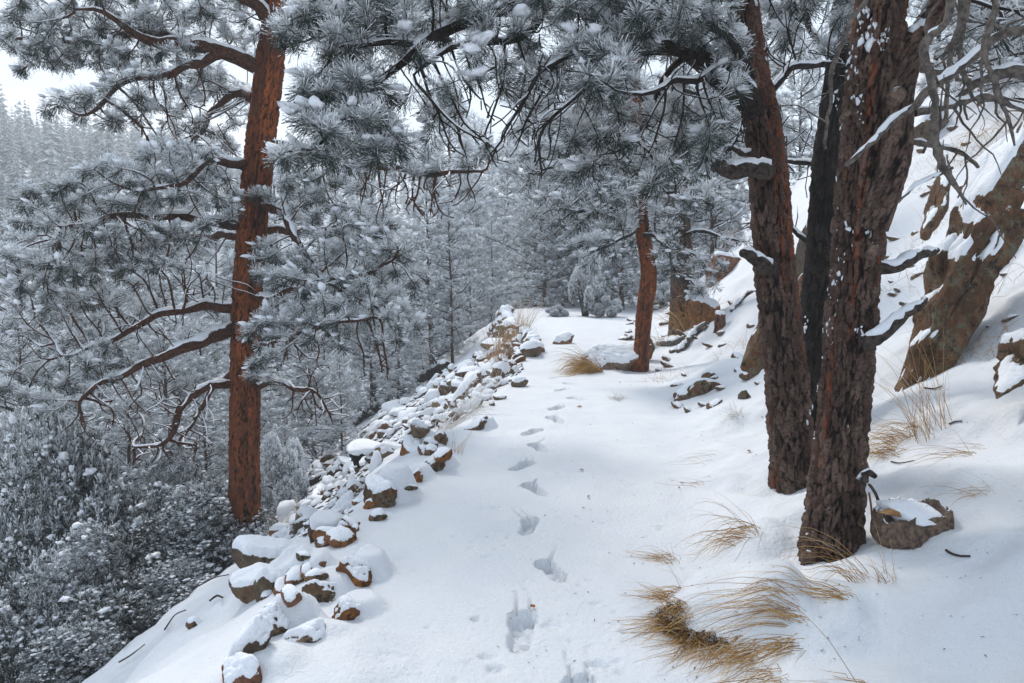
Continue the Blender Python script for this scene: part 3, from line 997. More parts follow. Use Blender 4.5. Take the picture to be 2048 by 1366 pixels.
# ------------------------------------------------------------------ the three dark trunks beside the path
qa, qb = R(1660, 1098), R(1583, 968)
DA, DB, DC = qa[1], qb[1], qb[1] + 1.15
print("A,B depth", DA, DB)
ta = thing("pine_tree", "thick dark barked pine nearest the path, beside the sawn stump", "tree")
tapts = [(1660, 1106, DA, 138), (1668, 1030, DA, 130), (1680, 900, DA, 122), (1694, 760, DA, 116), (1704, 640, DA, 114), (1714, 520, DA, 112), (1722, 400, DA, 112), (1736, 270, DA, 112), (1750, 120, DA, 110), (1764, 0, DA, 106), (1785, -250, DA, 92), (1815, -600, DA, 70), (1850, -1000, DA, 40)]
meA, *_ = trunk_mesh("trunk", trunk_px(tapts, None, .80), M_BARK_DARK, 23, around=110, vstep=.0155, cell=(.05, .13), depth=.028, flare=.30, lump=.016, flake_lo=.74)
ob("trunk", meA, ta)
rngA = rnd(205)
bark_snow(ta, meA, rngA, 700, lambda V, Nn: (V[:, 2] > .25) * (np.clip(-Nn[:, 0] - .25, 0, 1) ** 1.5 + .05 * (V[:, 2] > 2.4)) * (.08 + sstep(1.2, 2.6, V[:, 2])) * sstep(-.2, .3, vnoise(V * 3.2, 5)), (.004, .013))
# fused second stem and dead limbs
fork = trunk_px([(1742, 455, DA - .12, 60), (1772, 380, DA - .18, 58), (1792, 310, DA - .18, 56), (1796, 245, DA - .16, 54), (1800, 170, DA - .1, 52), (1830, 90, DA - .05, 48), (1880, 10, DA, 44), (1950, -120, DA, 36), (2050, -330, DA, 22)])[1:]
me, *_ = trunk_mesh("fork_stem", fork, M_BARK_DARK, 41, around=44, vstep=.02, cell=(.05, .07), depth=.012, flare=0, lump=.008, flake_lo=.9)
fo = ob("fork_stem", me, ta); fo["label"] = "slimmer stem forking up from the side of the trunk"
bark_snow(fo, me, rngA, 60, lambda V, Nn: np.clip(-Nn[:, 0] * .6 + Nn[:, 2] + .1, 0, 1) ** 2, (.012, .03))

def stub(root, pts, name="stub", mat=None, snow=True, seed=0, twigs=0, cut=False):
    P, r, _ = limb_px(pts, .03)
    rg = rnd(900 + seed)
    r = r * (1 + .05 * rg.standard_normal(len(r)))
    P = P + .0022 * rg.standard_normal(P.shape)
    t = Tubes(); t.add(P, r, 10 if r.max() > .02 else 6)
    for k in range(twigs):
        i = rg.integers(len(P) // 5, len(P) - 1)
        L = rg.uniform(.15, .5); n = 8
        dv = unit(rg.standard_normal(3) * np.array([1, .5, .8]) + np.array([0, 0, -.3]))
        pp = [P[i]]
        for j in range(n):
            dv = unit(dv + .22 * rg.standard_normal(3)); pp.append(pp[-1] + dv * L / n)
        t.add(np.array(pp), np.linspace(min(r[i] * .6, .008), .002, n + 1), 5)
    o = ob(name, t.mesh(name, mat or M_DEADWOOD), root)
    if snow:
        s = Tubes(); s.add_snow(P, r, rg, .75, 1.5)
        if not s.empty: ob("snow", s.mesh("stub_snow", M_SNOW), o)["kind"] = "stuff"
    return o

for k, pts in enumerate([
    [(1738, 532, DA - .05, 30), (1790, 518, DA - .05, 26), (1835, 506, DA + .05, 22), (1872, 498, DA + .15, 10)],
    [(1730, 685, DA - .16, 34), (1762, 664, DA - .2, 27), (1798, 634, DA - .2, 25), (1822, 606, DA - .18, 20), (1845, 594, DA - .15, 12)],
    [(1720, 962, DA - .2, 24), (1742, 955, DA - .22, 17), (1752, 962, DA - .22, 10)],
]):
    stub(ta, pts, "branch_stub", M_STUB, seed=k)["label"] = ["broken branch stub at chest height", "snow topped broken branch slanting upward", "short stub near the foot of the trunk"][k]
# knot holes with sawn faces
for k, (px, py, w) in enumerate(((1686, 240, 15), (1792, 200, 28), (1742, 510, 20))):
    P, r, _ = limb_px([(px, py, DA - .14, w), (px - 3, py, DA - .235, w * .9)], .02)
    t = Tubes(); t.add(P, r, 14)
    kn = ob("knot", t.mesh("knot", M_STUMP), ta)
# dead grey branches hanging beside the trunk
dead = [
    [(1984, -40, 3.35, 15), (1900, 190, 3.3, 1)],
]
dn = 3.25
DEADB = [
    ([(2140, -20, dn + .1, 19), (2048, 47, dn, 17), (1983, 92, dn, 17), (1941, 131, dn, 16), (1882, 192, dn, 15), (1788, 239, dn, 13), (1735, 275, dn, 11), (1688, 322, dn, 8)], 3),
    ([(1905, -60, 3.1, 18), (1896, 0, 3.1, 16), (1873, 70, 3.1, 15), (1862, 117, 3.1, 15), (1859, 187, 3.1, 14), (1866, 246, 3.1, 15), (1884, 325, 3.1, 14), (1905, 370, 3.1, 7), (1922, 402, 3.1, 4)], 5),
    ([(1924, -50, 3.4, 12), (1910, 58, 3.4, 11), (1894, 105, 3.4, 10), (1884, 164, 3.4, 9), (1887, 234, 3.4, 8), (1870, 255, 3.4, 8), (1842, 311, 3.4, 5)], 2),
    ([(1938, -50, 3.6, 15), (1927, 47, 3.6, 14), (1934, 105, 3.6, 12), (1929, 150, 3.6, 9), (1950, 200, 3.6, 5)], 4),
    ([(1980, -60, 3.0, 14), (1973, 94, 3.0, 12), (1988, 164, 3.0, 11), (2008, 211, 3.0, 9), (2020, 260, 3.0, 6), (2027, 290, 3.0, 4)], 5),
    ([(1760, -30, 3.1, 11), (1709, 30, 3.1, 11), (1690, 70, 3.1, 10), (1664, 131, 3.1, 9), (1665, 211, 3.1, 7), (1660, 305, 3.1, 6)], 1),
    ([(1830, 225, 3.7, 15), (1880, 211, 3.7, 14), (1960, 195, 3.7, 12), (2013, 206, 3.7, 10), (2070, 222, 3.7, 6)], 5),
    ([(2060, 150, 4.2, 26), (1990, 165, 4.2, 22), (1940, 180, 4.25, 14), (1890, 215, 4.3, 8)], 7),
    ([(1800, 300, 4.0, 13), (1830, 283, 4.0, 12), (1880, 292, 4.0, 10), (1950, 330, 4.0, 6)], 5),
    ([(1798, 405, 3.5, 4), (1830, 370, 3.5, 6), (1880, 342, 3.5, 7), (1905, 330, 3.5, 6)], 0),
    ([(1760, 150, 4.1, 18), (1820, 130, 4.3, 14), (1890, 150, 4.6, 10), (1960, 170, 5, 5)], 6),
]
for k, (pts, tw) in enumerate(DEADB):
    stub(ta, pts, "dead_branch", seed=20 + k, twigs=tw)
# living crown of this trunk, mostly above the picture
LA = [limb_px(x, .12) for x in [
    [(1765, 0, DA, 50), (1850, -120, DA - .3, 36), (2000, -220, DA - .6, 20), (2150, -260, DA - .8, 8)],
    [(1775, -150, DA, 46), (1650, -230, DA - .6, 34), (1450, -300, DA - 1.0, 20), (1250, -320, DA - 1.2, 8)],
    [(1790, -300, DA, 40), (1850, -450, DA + .8, 26), (1950, -500, DA + 1.6, 8)],
    [(1785, -260, DA, 40), (1650, -420, DA + .9, 24), (1500, -460, DA + 1.8, 8)],
]]
AA, BA = blobs([(2050, -260, DA - .6, 190, 110, .8, 36), (1500, -330, DA - .8, 260, 90, .8, 40), (1900, -480, DA + 1, 240, 130, 1.2, 40), (1550, -480, DA + 1.3, 220, 130, 1.0, 36), (1990, 40, 4.3, 70, 60, .5, 10)], rngA)
grow_tree(ta, LA, AA, BA, 206, M_BRANCH, M_NEEDLE, step=.12, tuft_kw=dict(n=46, L=.15, w=.008, frost=.15), pad=.05, pad_frac=.6, side_tufts=3)

tb = thing("pine_tree", "dark barked pine with one great limb arching over the path", "tree")
tbpts = [(1583, 976, DB, 96), (1582, 900, DB, 92), (1575, 780, DB, 92), (1563, 660, DB, 88), (1553, 560, DB, 86), (1544, 450, DB, 82), (1536, 340, DB, 77), (1522, 230, DB, 72), (1500, 120, DB, 66), (1486, 20, DB, 62), (1470, -120, DB, 54), (1450, -400, DB, 42), (1440, -800, DB, 22)]
meB, *_ = trunk_mesh("trunk", trunk_px(tbpts, None, .88), M_BARK_DARK, 57, around=96, vstep=.019, cell=(.048, .13), depth=.026, flare=.15, lump=.016, flake_lo=.70)
ob("trunk", meB, tb)
rngB = rnd(305)
bark_snow(tb, meB, rngB, 160, lambda V, Nn: np.clip(Nn[:, 0] * .8 + Nn[:, 2] * .4, 0, 1) * (.05 + sstep(1.0, 3.2, V[:, 2])), (.006, .02))
for k, pts in enumerate([
    [(1530, 345, DB - .1, 36), (1490, 338, DB - .2, 32), (1452, 326, DB - .25, 31), (1424, 316, DB - .28, 27)],
    [(1538, 532, DB - .1, 34), (1510, 515, DB - .2, 24), (1488, 500, DB - .25, 18)],
    [(1520, 300, DB, 12), (1470, 295, DB - .1, 11), (1428, 298, DB - .2, 9)],
]):
    stub(tb, pts, "branch_stub", M_STUB, seed=60 + k)
db = DB
LB = [limb_px(x, .10) for x in [
    [(1522, 235, db, 52), (1478, 180, db - .1, 50), (1436, 128, db - .15, 46), (1392, 88, db - .2, 42), (1330, 88, db - .25, 33), (1270, 100, db - .35, 25), (1225, 128, db - .45, 18), (1180, 160, db - .5, 11), (1150, 200, db - .6, 6)],
    [(1472, -100, db, 44), (1360, -95, db - .15, 40), (1240, -50, db - .25, 36), (1130, -12, db - .35, 32), (1053, 20, db - .4, 28), (946, 54, db - .45, 25), (848, 92, db - .5, 20), (787, 128, db - .55, 14), (705, 220, db - .65, 10), (628, 302, db - .75, 7)],
    [(848, 92, db - .5, 16), (771, 82, db - .6, 12), (664, 97, db - .7, 9), (640, 70, db - .7, 8), (600, 15, db - .75, 6)],
    [(1100, 0, db - .4, 20), (1040, 75, db - .5, 16), (960, 90, db - .55, 13), (880, 105, db - .6, 9), (820, 150, db - .7, 6)],
    [(1200, -35, db - .3, 26), (1190, 20, db - .4, 20), (1165, 80, db - .5, 15), (1120, 105, db - .6, 12), (1080, 140, db - .7, 7)],
    [(1436, 128, db - .15, 22), (1400, 165, db - .4, 15), (1340, 170, db - .7, 12), (1280, 190, db - .9, 8), (1220, 190, db - 1.0, 5)],
    [(1505, 135, db, 20), (1440, 50, db - .6, 15), (1380, 30, db - .8, 11), (1300, 20, db - .9, 6)],
    [(1480, -20, db, 26), (1560, -80, db + .4, 20), (1640, -30, db + .9, 12), (1700, 20, db + 1.2, 6)],
    [(1392, 90, db - .2, 16), (1330, 165, db - .1, 12), (1300, 230, db, 9), (1240, 300, db + .1, 6)],
    [(1515, 210, db, 16), (1580, 130, db + .2, 15), (1640, 128, db + .4, 12), (1690, 130, db + .5, 8)],
]]
AB, BB = blobs([
    (660, 45, db - .7, 75, 60, .4, 12), (575, 60, db - .7, 30, 40, .25, 3), (690, 110, db - .65, 90, 70, .4, 16), (655, 180, db - .6, 55, 60, .4, 10), (680, 285, db - .7, 70, 45, .35, 12), (585, 315, db - .75, 35, 20, .25, 3), (720, 200, db - .6, 70, 60, .4, 12), (760, 270, db - .6, 90, 50, .4, 12), (800, 50, db - .6, 80, 60, .5, 15), (720, 20, db - .6, 80, 40, .5, 11), (900, 20, db - .6, 90, 40, .5, 12),
    (960, 150, db - .55, 60, 60, .4, 9), (880, 200, db - .5, 60, 60, .4, 9), (990, 230, db - .5, 100, 110, .4, 40, True), (930, 260, db - .5, 90, 60, .4, 24, True), (1080, 260, db - .6, 50, 110, .4, 28, True), (850, 130, db - .6, 80, 30, .4, 10, True), (1110, 180, db - .6, 60, 70, .4, 16, True),
    (1120, 50, db - .5, 100, 70, .5, 18), (1010, 60, db - .6, 60, 60, .4, 8), (1160, 150, db - .6, 60, 50, .4, 10), (1240, 60, db - .6, 80, 60, .5, 14), (1220, 160, db - .7, 60, 50, .4, 10), (1130, -20, db - .7, 120, 40, .5, 14),
    (1330, 30, db - .8, 90, 50, .5, 15), (1420, 30, db - .7, 50, 50, .4, 8), (1300, 240, db - .2, 90, 60, .5, 7), (1220, 300, db, 80, 60, .5, 5), (1370, 240, db - .4, 70, 60, .5, 6), (1330, 330, db - .2, 90, 50, .5, 4), (1430, 220, db - .3, 40, 60, .4, 6), (1160, 300, db, 60, 60, .4, 3),
    (1390, 200, db - .4, 90, 90, .5, 22, True), (1290, 290, db - .2, 90, 60, .5, 16, True), (1450, 260, db - .2, 50, 80, .4, 14, True),
    (1620, 60, db + .8, 90, 70, .6, 14), (1560, 80, db + .3, 60, 80, .4, 16, True), (1640, 150, db + .5, 60, 60, .4, 10, True), (1600, -60, db + .5, 120, 50, .7, 12),
    (630, 250, db - .75, 40, 50, .3, 6), (690, 30, db - .6, 80, 50, .4, 10), (1060, 190, db - .5, 70, 60, .4, 8), (1400, 320, db - .2, 60, 50, .4, 3), (1180, 230, db - .3, 70, 50, .4, 5), (1460, 120, db - .2, 40, 60, .3, 6),
    (1300, -120, db - .4, 250, 60, .9, 32), (900, -60, db - .6, 200, 50, .8, 22), (1550, -200, db + .2, 150, 100, 1.0, 20),
], rngB, 2.1)
grow_tree(tb, LB, AB, BB, 306, M_BRANCH, M_NEEDLE, step=.07, tip_r=.0034, tuft_kw=dict(n=86, L=.098, w=.0044, frost=.02, spread=(8, 100)), pad=.036, pad_frac=.45, side_tufts=4, sub=2,
          limb_labels={0: "thick arching limb with snow along its top"}, col_kw=dict(iters=110, dk=.075))

tc = thing("pine_tree", "narrow near black pine trunk squeezed behind two thicker trunks", "tree")
tcpts = [(1620, 860, DC, 74), (1625, 740, DC, 72), (1632, 600, DC, 66), (1642, 470, DC, 62), (1650, 330, DC, 56), (1664, 210, DC, 50), (1678, 90, DC, 46), (1690, -60, DC, 40), (1700, -300, DC, 28)]
_b = R(1620, 860); tcpts = [(1618, 905, DC, 76)] + tcpts
meC, *_ = trunk_mesh("trunk", trunk_px(tcpts, None, .85), M_BARK_BLACK, 77, around=64, vstep=.03, cell=(.055, .12), depth=.022, flare=.1, lump=.014, flake_lo=.95)
ob("trunk", meC, tc)
bark_snow(tc, meC, rnd(403), 110, lambda V, Nn: np.clip(-Nn[:, 1] * .3 + Nn[:, 2] + .3, 0, 1), (.006, .022))
LC = [limb_px(x, .12) for x in [
    [(1640, 500, DC, 14), (1600, 470, DC + .2, 11), (1550, 430, DC + .4, 8), (1500, 400, DC + .5, 5)],
    [(1650, 340, DC, 14), (1590, 330, DC + .3, 11), (1540, 300, DC + .6, 6)],
    [(1652, 300, DC, 14), (1720, 320, DC + .5, 10), (1800, 300, DC + .9, 6)],
    [(1670, 130, DC, 18), (1600, 30, DC + .6, 12), (1540, -20, DC + 1, 6)],
    [(1690, -60, DC, 18), (1760, -120, DC + .6, 12), (1850, -140, DC + 1, 6)],
]]
AC, BC = blobs([(1560, 380, DC + .4, 70, 70, .4, 18, True), (1600, 300, DC + .4, 60, 60, .4, 14, True), (1560, 20, DC + .8, 90, 60, .6, 14), (1820, -120, DC + .8, 120, 60, .7, 14), (1560, 240, DC + .6, 50, 60, .4, 8, True)], rnd(404))
grow_tree(tc, LC, AC, BC, 405, M_BRANCH, M_NEEDLE, step=.12, tuft_kw=dict(n=40, L=.14, w=.008, frost=.12), pad=.045, side_tufts=2)
# ------------------------------------------------------------------ frosted trees: prototypes
def pine_proto(seed, Ht, crown0, rmax, nbr, tw_step=.34, tuft_n=16, tuft_L=.26, tuft_w=.03, frost=.12, droop=.25, shape='pine', trunk_r=.16, bark=None, lean=.0, tuft_every=1.0):
    """One frosted conifer: tapered trunk with relief, limbs, twigs and needle tufts. Returns (trunk mesh, limb mesh, foliage mesh, snow mesh)."""
    rg = rnd(seed)
    n = 14
    hs = np.linspace(0, Ht, n)
    wob = np.cumsum(rg.standard_normal((n, 2)) * .03 * Ht / 10, 0); wob[0] = 0
    wob[:, 0] += lean * hs ** 1.3
    tp = np.stack([wob[:, 0], wob[:, 1], hs, trunk_r * (1 - hs / Ht) ** .8 + .012], 1)
    tp[0, 2] = -.5
    tm, *_ = trunk_mesh("trunk", tp, bark or M_BARK_MID, seed, around=22, vstep=.12, cell=(.12, .3), depth=.014, flare=.15, lump=.02, flake_lo=.7)
    C = catmull(tp, .1)
    T = Tubes(); TP, TD = [], []
    for b in range(nbr):
        f = (b + rg.random()) / nbr
        h = Ht * (crown0 + (1 - crown0) * f ** .9 * .985)
        k = np.argmin(np.abs(C[:, 2] - h)); o = C[k, :3]
        if shape == 'fir':
            L = rmax * (1 - f) ** .85 * (.75 + .4 * rg.random()) + .15
        else:
            L = rmax * (np.sin(np.pi * min(1, (.22 + .78 * f)) ** 1.0) ** .7) * (.55 + .6 * rg.random()) + .25
        az = rg.random() * 2 * np.pi
        el0 = (.15 + .5 * f) if shape == 'pine' else (-.05 + .5 * f)
        m = max(5, int(L / .22))
        dv = np.array([math.cos(az) * math.cos(el0), math.sin(az) * math.cos(el0), math.sin(el0)])
        P = [o]
        for j in range(m):
            t = j / m
            bend = -droop * (1 - t) + droop * 1.1 * t
            dv = unit(dv + np.array([0, 0, bend * .28]) + .13 * rg.standard_normal(3))
            P.append(P[-1] + dv * L / m)
        P = np.array(P)
        r0 = min(C[k, 3] * .55, .012 + .016 * L)
        T.add(P, np.linspace(r0, .006, len(P)), 5)
        s = .10 * L if shape == 'pine' else .05 * L
        side = 1
        TP.append(P[-1]); TD.append(dv)
        seglen = L / m
        while s < L:
            i = min(int(s / seglen), m - 1); fr_ = s / seglen - i
            p = P[i] * (1 - fr_) + P[i + 1] * fr_
            d0 = unit(P[i + 1] - P[i])
            hz = unit(np.cross(d0, [0, 0, 1.0])) * side
            tl = (.28 + .30 * (L - s)) * (.6 + .7 * rg.random())
            tl = min(tl, 1.1)
            dv2 = unit(d0 * .75 + hz * .85 + np.array([0, 0, .15]) + .22 * rg.standard_normal(3))
            mm = max(2, int(tl / .16)); Q = [p]
            for j in range(mm):
                dv2 = unit(dv2 + np.array([0, 0, .10]) + .16 * rg.standard_normal(3))
                Q.append(Q[-1] + dv2 * tl / mm)
                if j >= mm * .35 and rg.random() < .8 * tuft_every:
                    TP.append(Q[-1]); TD.append(unit(dv2 + .5 * rg.standard_normal(3) + np.array([0, 0, .25])))
            TP.append(Q[-1]); TD.append(dv2)
            if tl > .3: T.add(np.array(Q), np.linspace(.009, .004, len(Q)), 3, cap=False)
            side = -side
            s += tw_step * (.6 + .8 * rg.random())
    TP, TD = np.array(TP), np.array(TD)
    V, F, fr = tufts(TP, TD, rg, n=tuft_n, L=tuft_L, w=tuft_w, frost=frost, scale=rg.uniform(.7, 1.25, len(TP)), spread=(10, 85), tail=.16, contrast=.9)
    fm = make_mesh("foliage", V, F, M_NEEDLE_FAR, {"frost": fr})
    kk = rg.random(len(TP)) < .35
    V, F = pads(TP[kk] + TD[kk] * .06 + np.array([0, 0, .07]), TD[kk], rg, tuft_L * .42, .45, 1)
    sm = make_mesh("snow_pad", V, F, M_SNOW, smooth=True)
    print("proto", seed, "tufts", len(TP))
    return tm, T.mesh("limb", M_BRANCH), fm, sm

def proto_thing(name, meshes, label, cat, loc, rotz=0, scale=1.0, group=None):
    r = thing(name, label, cat, loc, group)
    r.rotation_euler = (0, 0, rotz); r.scale = (scale,) * 3 if np.isscalar(scale) else tuple(scale)
    for nm, m in zip(("trunk", "crown_limb", "foliage", "snow_pad"), meshes):
        o = ob(nm, m, r)
        if nm == "snow_pad": o["kind"] = "stuff"
    return r

PROTO = {
    'pineA': (11.0, pine_proto(11, 11.0, .06, 2.5, 100, tw_step=.27, tuft_L=.21, tuft_w=.024, tuft_n=18, frost=.25, trunk_r=.11)),
    'pineB': (11.0, pine_proto(12, 11.0, .14, 2.8, 88, tw_step=.27, tuft_L=.21, tuft_w=.024, tuft_n=18, lean=.012, frost=.25, trunk_r=.12)),
    'pineC': (9.0, pine_proto(13, 9.0, .01, 2.4, 96, tw_step=.27, tuft_L=.20, tuft_w=.022, tuft_n=18, frost=.30, trunk_r=.09)),
    'fir': (11.0, pine_proto(14, 11.0, .01, 2.3, 130, tw_step=.25, tuft_n=14, tuft_L=.22, tuft_w=.028, frost=.50, droop=.35, shape='fir', trunk_r=.10)),
    'near': (9.0, pine_proto(15, 9.0, .03, 2.4, 96, tw_step=.22, tuft_n=30, tuft_L=.15, tuft_w=.012, frost=.08, trunk_r=.11)),
}
rngT = rnd(777)

def plant(kind, px, d, top_py, label, group=None, base_py=None, rot=None, wide=1.0, name="pine_tree", cat="tree"):
    if base_py is not None:
        q = R(px, base_py); d = q[1]
    x = (px - 1024) / F_PX * d
    z = Hs(x, d)
    top = W(px, top_py, d)[2]
    h0, ms = PROTO[kind]
    s = max(.15, (top - z) / h0)
    return proto_thing(name, ms, label, cat, (x, d, z - .05), rngT.random() * 6.28 if rot is None else rot, (s * wide, s * wide, s), group)

# pines just below the scree
plant('pineA', 862, 24, 330, "frosted pine with straight dark trunk, taller of the close pair beyond the scree", base_py=748)
plant('pineB', 905, 25, 395, "frosted pine with slim trunk, shorter of the close pair beyond the scree", base_py=728, wide=.8)
plant('pineC', 945, 30, 470, "small frosted pine behind the pair at the top of the scree")
plant('pineC', 792, 20, 560, "low pine with short red trunk at the foot of the scree", base_py=806, wide=1.1)
plant('pineC', 735, 25, 540, "frosted bushy pine just behind the fallen log")
plant('pineA', 745, 33, 300, "tall frosted pine showing beside the red pine's level limb", wide=.9)
plant('pineB', 650, 30, 380, "frosted pine half hidden behind the red pine's inner branches")
plant('fir', 560, 38, 300, "pale frosted fir directly behind the red pine's trunk")
plant('pineC', 680, 19, 700, "stubby frosted pine below the fallen log")
plant('fir', 985, 42, 440, "bright white frosted fir beyond the stone wall", name="fir_tree")
plant('fir', 955, 55, 400, "pale slender fir behind the white fir", name="fir_tree")
plant('fir', 1012, 60, 255, "tall pale fir at the gap in the trees", name="fir_tree")
plant('pineC', 620, 24, 640, "frosted pine standing low between trunk and scree")
plant('fir', 905, 46, 165, "tall pale fir standing in the bright gap left of the bend", name="fir_tree")
plant('fir', 955, 58, 225, "paler fir behind the tall one in the bright gap", name="fir_tree")
plant('pineA', 1105, 44, 190, "pale pine rising over the stone wall's end")
lefts = [
    ('near', 30, 15, 640, "leafy frosted pine at the picture's left edge, half way down"),
    ('pineB', 20, 22, 430, "thin frosted pine with bare leader at the left edge"),
    ('near', 130, 19, 600, "frosted pine under the red pine's lowest foliage"),
    ('pineA', 230, 24, 540, "frosted pine behind the red pine's drooping limb"),
    ('near', 330, 20, 640, "frosted pine showing between the drooping limbs"),
    ('pineC', 410, 22, 640, "frosted pine close behind the red trunk's left side"),
    ('near', 250, 15, 760, "small frosted pine above the snowy junipers"),
    ('near', 400, 15, 800, "small frosted pine beside the red trunk above the junipers"),
    ('near', 90, 13, 780, "small frosted pine at the left edge above the junipers"),
    ('pineA', 120, 32, 470, "mid distance frosted pine below the far forest, nearer the left edge"),
    ('pineA', 320, 34, 430, "mid distance frosted pine seen under the upper limbs"),
    ('pineB', 430, 30, 470, "mid distance frosted pine behind the left foliage"),
    ('near', 560, 17, 850, "low frosted pine right behind the red trunk's foot"),
    ('near', 480, 18, 700, "frosted pine hidden behind the red trunk"),
]
for (k, px, d, tp, lab) in lefts: plant(k, px, d, tp, lab)
plant('pineC', 1128, 29, 300, "frosted pine clothed to the ground just past the bend, left of the upright juniper")
plant('pineC', 1192, 28.5, 340, "frosted pine clothed to the ground just past the bend, right of the upright juniper")
plant('fir', 1160, 33, 200, "frosted fir rising straight behind the upright juniper", name="fir_tree")
plant('pineC', 1222, 30, 280, "frosted pine behind the small juniper at the bend")
plant('pineC', 1070, 31, 360, "frosted pine clothed to the ground over the end of the stone wall")
# pines where the path bends, and up on the right hand slope
plant('pineC', 1085, 29, 330, "frosted pine with a red trunk foot where the path bends", wide=1.1)
plant('pineA', 1130, 33, 220, "tall frosted pine beyond the bend of the path")
plant('pineB', 1200, 30, 230, "broad frosted pine behind the junipers at the bend", wide=1.2)
plant('pineA', 1245, 24, 180, "frosted pine with dark trunk just past the slender leaning pine", base_py=620, wide=1.1)
plant('pineB', 1052, 38, 245, "distant frosted pine left of the bend")
plant('pineC', 1320, 27, 250, "frosted pine between the two path side pines")
plant('pineA', 1420, 26, 130, "frosted pine behind the reddish boulder")
plant('pineB', 1500, 30, 60, "frosted pine on the slope behind the limb of the arching pine")
plant('pineA', 1590, 27, 100, "frosted pine seen between the dark trunks")
plant('pineA', 1380, 36, 160, "further frosted pine behind the sturdy pine")
for (kd, px, bpy_, hpx, lab) in (
    ('near', 1965, 205, 560, "frosted bushy pine on the bank just above the leaning outcrop"),
    ('pineC', 1868, 150, 420, "frosted pine on the upper bank behind the hanging dead branches"),
    ('near', 2060, 240, 640, "frosted pine at the top corner of the bank, cut by the picture's edge"),
    ('pineA', 1815, 95, 420, "frosted pine higher on the bank behind the forked stem"),
    ('pineB', 1930, 70, 420, "further frosted pine high on the bank, above the bushy one"),
    ('pineC', 2010, 60, 380, "smaller frosted pine highest on the bank"),
    ('pineA', 1640, 255, 460, "frosted pine glimpsed between the arching pine and the near black trunk"),
    ('pineC', 1590, 330, 420, "frosted pine low in the gap right of the arching pine's trunk"),
    ('pineB', 1720, 60, 380, "frosted pine hidden behind the thick dark trunk's top"),
    ('pineC', 2200, 200, 560, "frosted pine on the bank outside the picture's right edge"),
    ('pineA', 2420, 150, 700, "taller frosted pine on the bank outside the picture's right edge")):
    q = R(px, bpy_)
    if q[1] > 45: continue
    h0, ms = PROTO[kd]; sc_h = hpx * q[1] / F_PX / h0
    print("bank tree", px, q, sc_h)
    proto_thing("pine_tree", ms, lab, "tree", (q[0], q[1], q[2] - .05), rngT.random() * 6.28, sc_h)

# ------------------------------------------------------------------ the two path side pines with grown crowns
q2, q3 = R(1280, 742), R(1362, 664)
D2, D3 = q2[1], q3[1]
print("T2,T3 depth", D2, D3)
t2 = thing("pine_tree", "slender pine with gently bent reddish trunk beside the path boulder", "tree")
p2 = [(1279, 746, D2, 42), (1283, 690, D2, 36), (1289, 620, D2, 37), (1297, 560, D2, 38), (1294, 520, D2, 34), (1284, 460, D2, 32), (1280, 390, D2, 31), (1277, 300, D2, 29), (1270, 180, D2, 26), (1264, 40, D2, 22), (1262, -150, D2, 12)]
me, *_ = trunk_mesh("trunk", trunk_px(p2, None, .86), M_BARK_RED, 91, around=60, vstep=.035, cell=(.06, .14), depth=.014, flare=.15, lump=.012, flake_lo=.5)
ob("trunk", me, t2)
d = D2
L2 = [limb_px(x, .14) for x in [
    [(1280, 420, d, 14), (1240, 430, d - .5, 11), (1190, 410, d - 1.0, 9), (1140, 430, d - 1.4, 5)],
    [(1277, 330, d, 14), (1210, 330, d - .4, 11), (1150, 320, d - .7, 8), (1090, 340, d - 1, 5)],
    [(1278, 250, d, 14), (1220, 240, d, 12), (1140, 235, d - .2, 9), (1070, 260, d - .3, 5)],
    [(1281, 400, d, 13), (1320, 380, d - .4, 10), (1370, 390, d - .8, 7), (1420, 410, d - 1.0, 5)],
    [(1274, 200, d, 14), (1340, 180, d - .4, 10), (1410, 190, d - .6, 6)],
    [(1284, 470, d, 12), (1310, 470, d - .5, 9), (1340, 500, d - .9, 6), (1350, 550, d - 1.1, 4)],
    [(1270, 150, d, 13), (1190, 130, d - .4, 9), (1110, 150, d - .8, 5)],
    [(1276, 280, d, 13), (1300, 300, d + .8, 10), (1340, 290, d + 1.4, 5)],
    [(1282, 440, d, 11), (1250, 470, d - .8, 8), (1200, 500, d - 1.3, 5)],
]]
A2, B2 = blobs([(1170, 400, d - 1, 110, 60, .9, 60), (1120, 330, d - .8, 90, 60, .8, 44), (1100, 250, d - .2, 80, 50, .7, 34), (1190, 290, d - .5, 90, 60, .8, 40), (1240, 380, d - .8, 60, 60, .6, 26), (1360, 390, d - .7, 80, 50, .7, 36), (1380, 190, d - .5, 80, 60, .8, 34), (1335, 510, d - .9, 28, 45, .3, 9), (1180, 490, d - 1.2, 60, 40, .5, 20), (1150, 150, d - .6, 90, 60, .7, 34), (1300, 300, d - .5, 70, 70, .8, 30), (1260, 60, d, 120, 80, 1.0, 40), (1330, 290, d + 1.2, 60, 60, .6, 18), (1160, 450, d - .6, 90, 40, .6, 16, True)], rnd(501))
grow_tree(t2, L2, A2, B2, 502, M_BRANCH, M_NEEDLE, step=.14, tip_r=.006, tuft_kw=dict(n=38, L=.16, w=.011, frost=.06), pad=.055, pad_frac=.5, side_tufts=4)
t3 = thing("pine_tree", "sturdy dark pine rising from dry grass at the foot of the bank", "tree")
p3 = [(1363, 668, D3, 52), (1363, 610, D3, 46), (1364, 540, D3, 44), (1360, 460, D3, 42), (1356, 380, D3, 40), (1356, 300, D3, 36), (1360, 180, D3, 32), (1366, 20, D3, 26), (1370, -120, D3, 14)]
me, *_ = trunk_mesh("trunk", trunk_px(p3), M_BARK_DARK, 93, around=60, vstep=.04, cell=(.06, .14), depth=.016, flare=.15, lump=.012, flake_lo=.7)
ob("trunk", me, t3)
d = D3
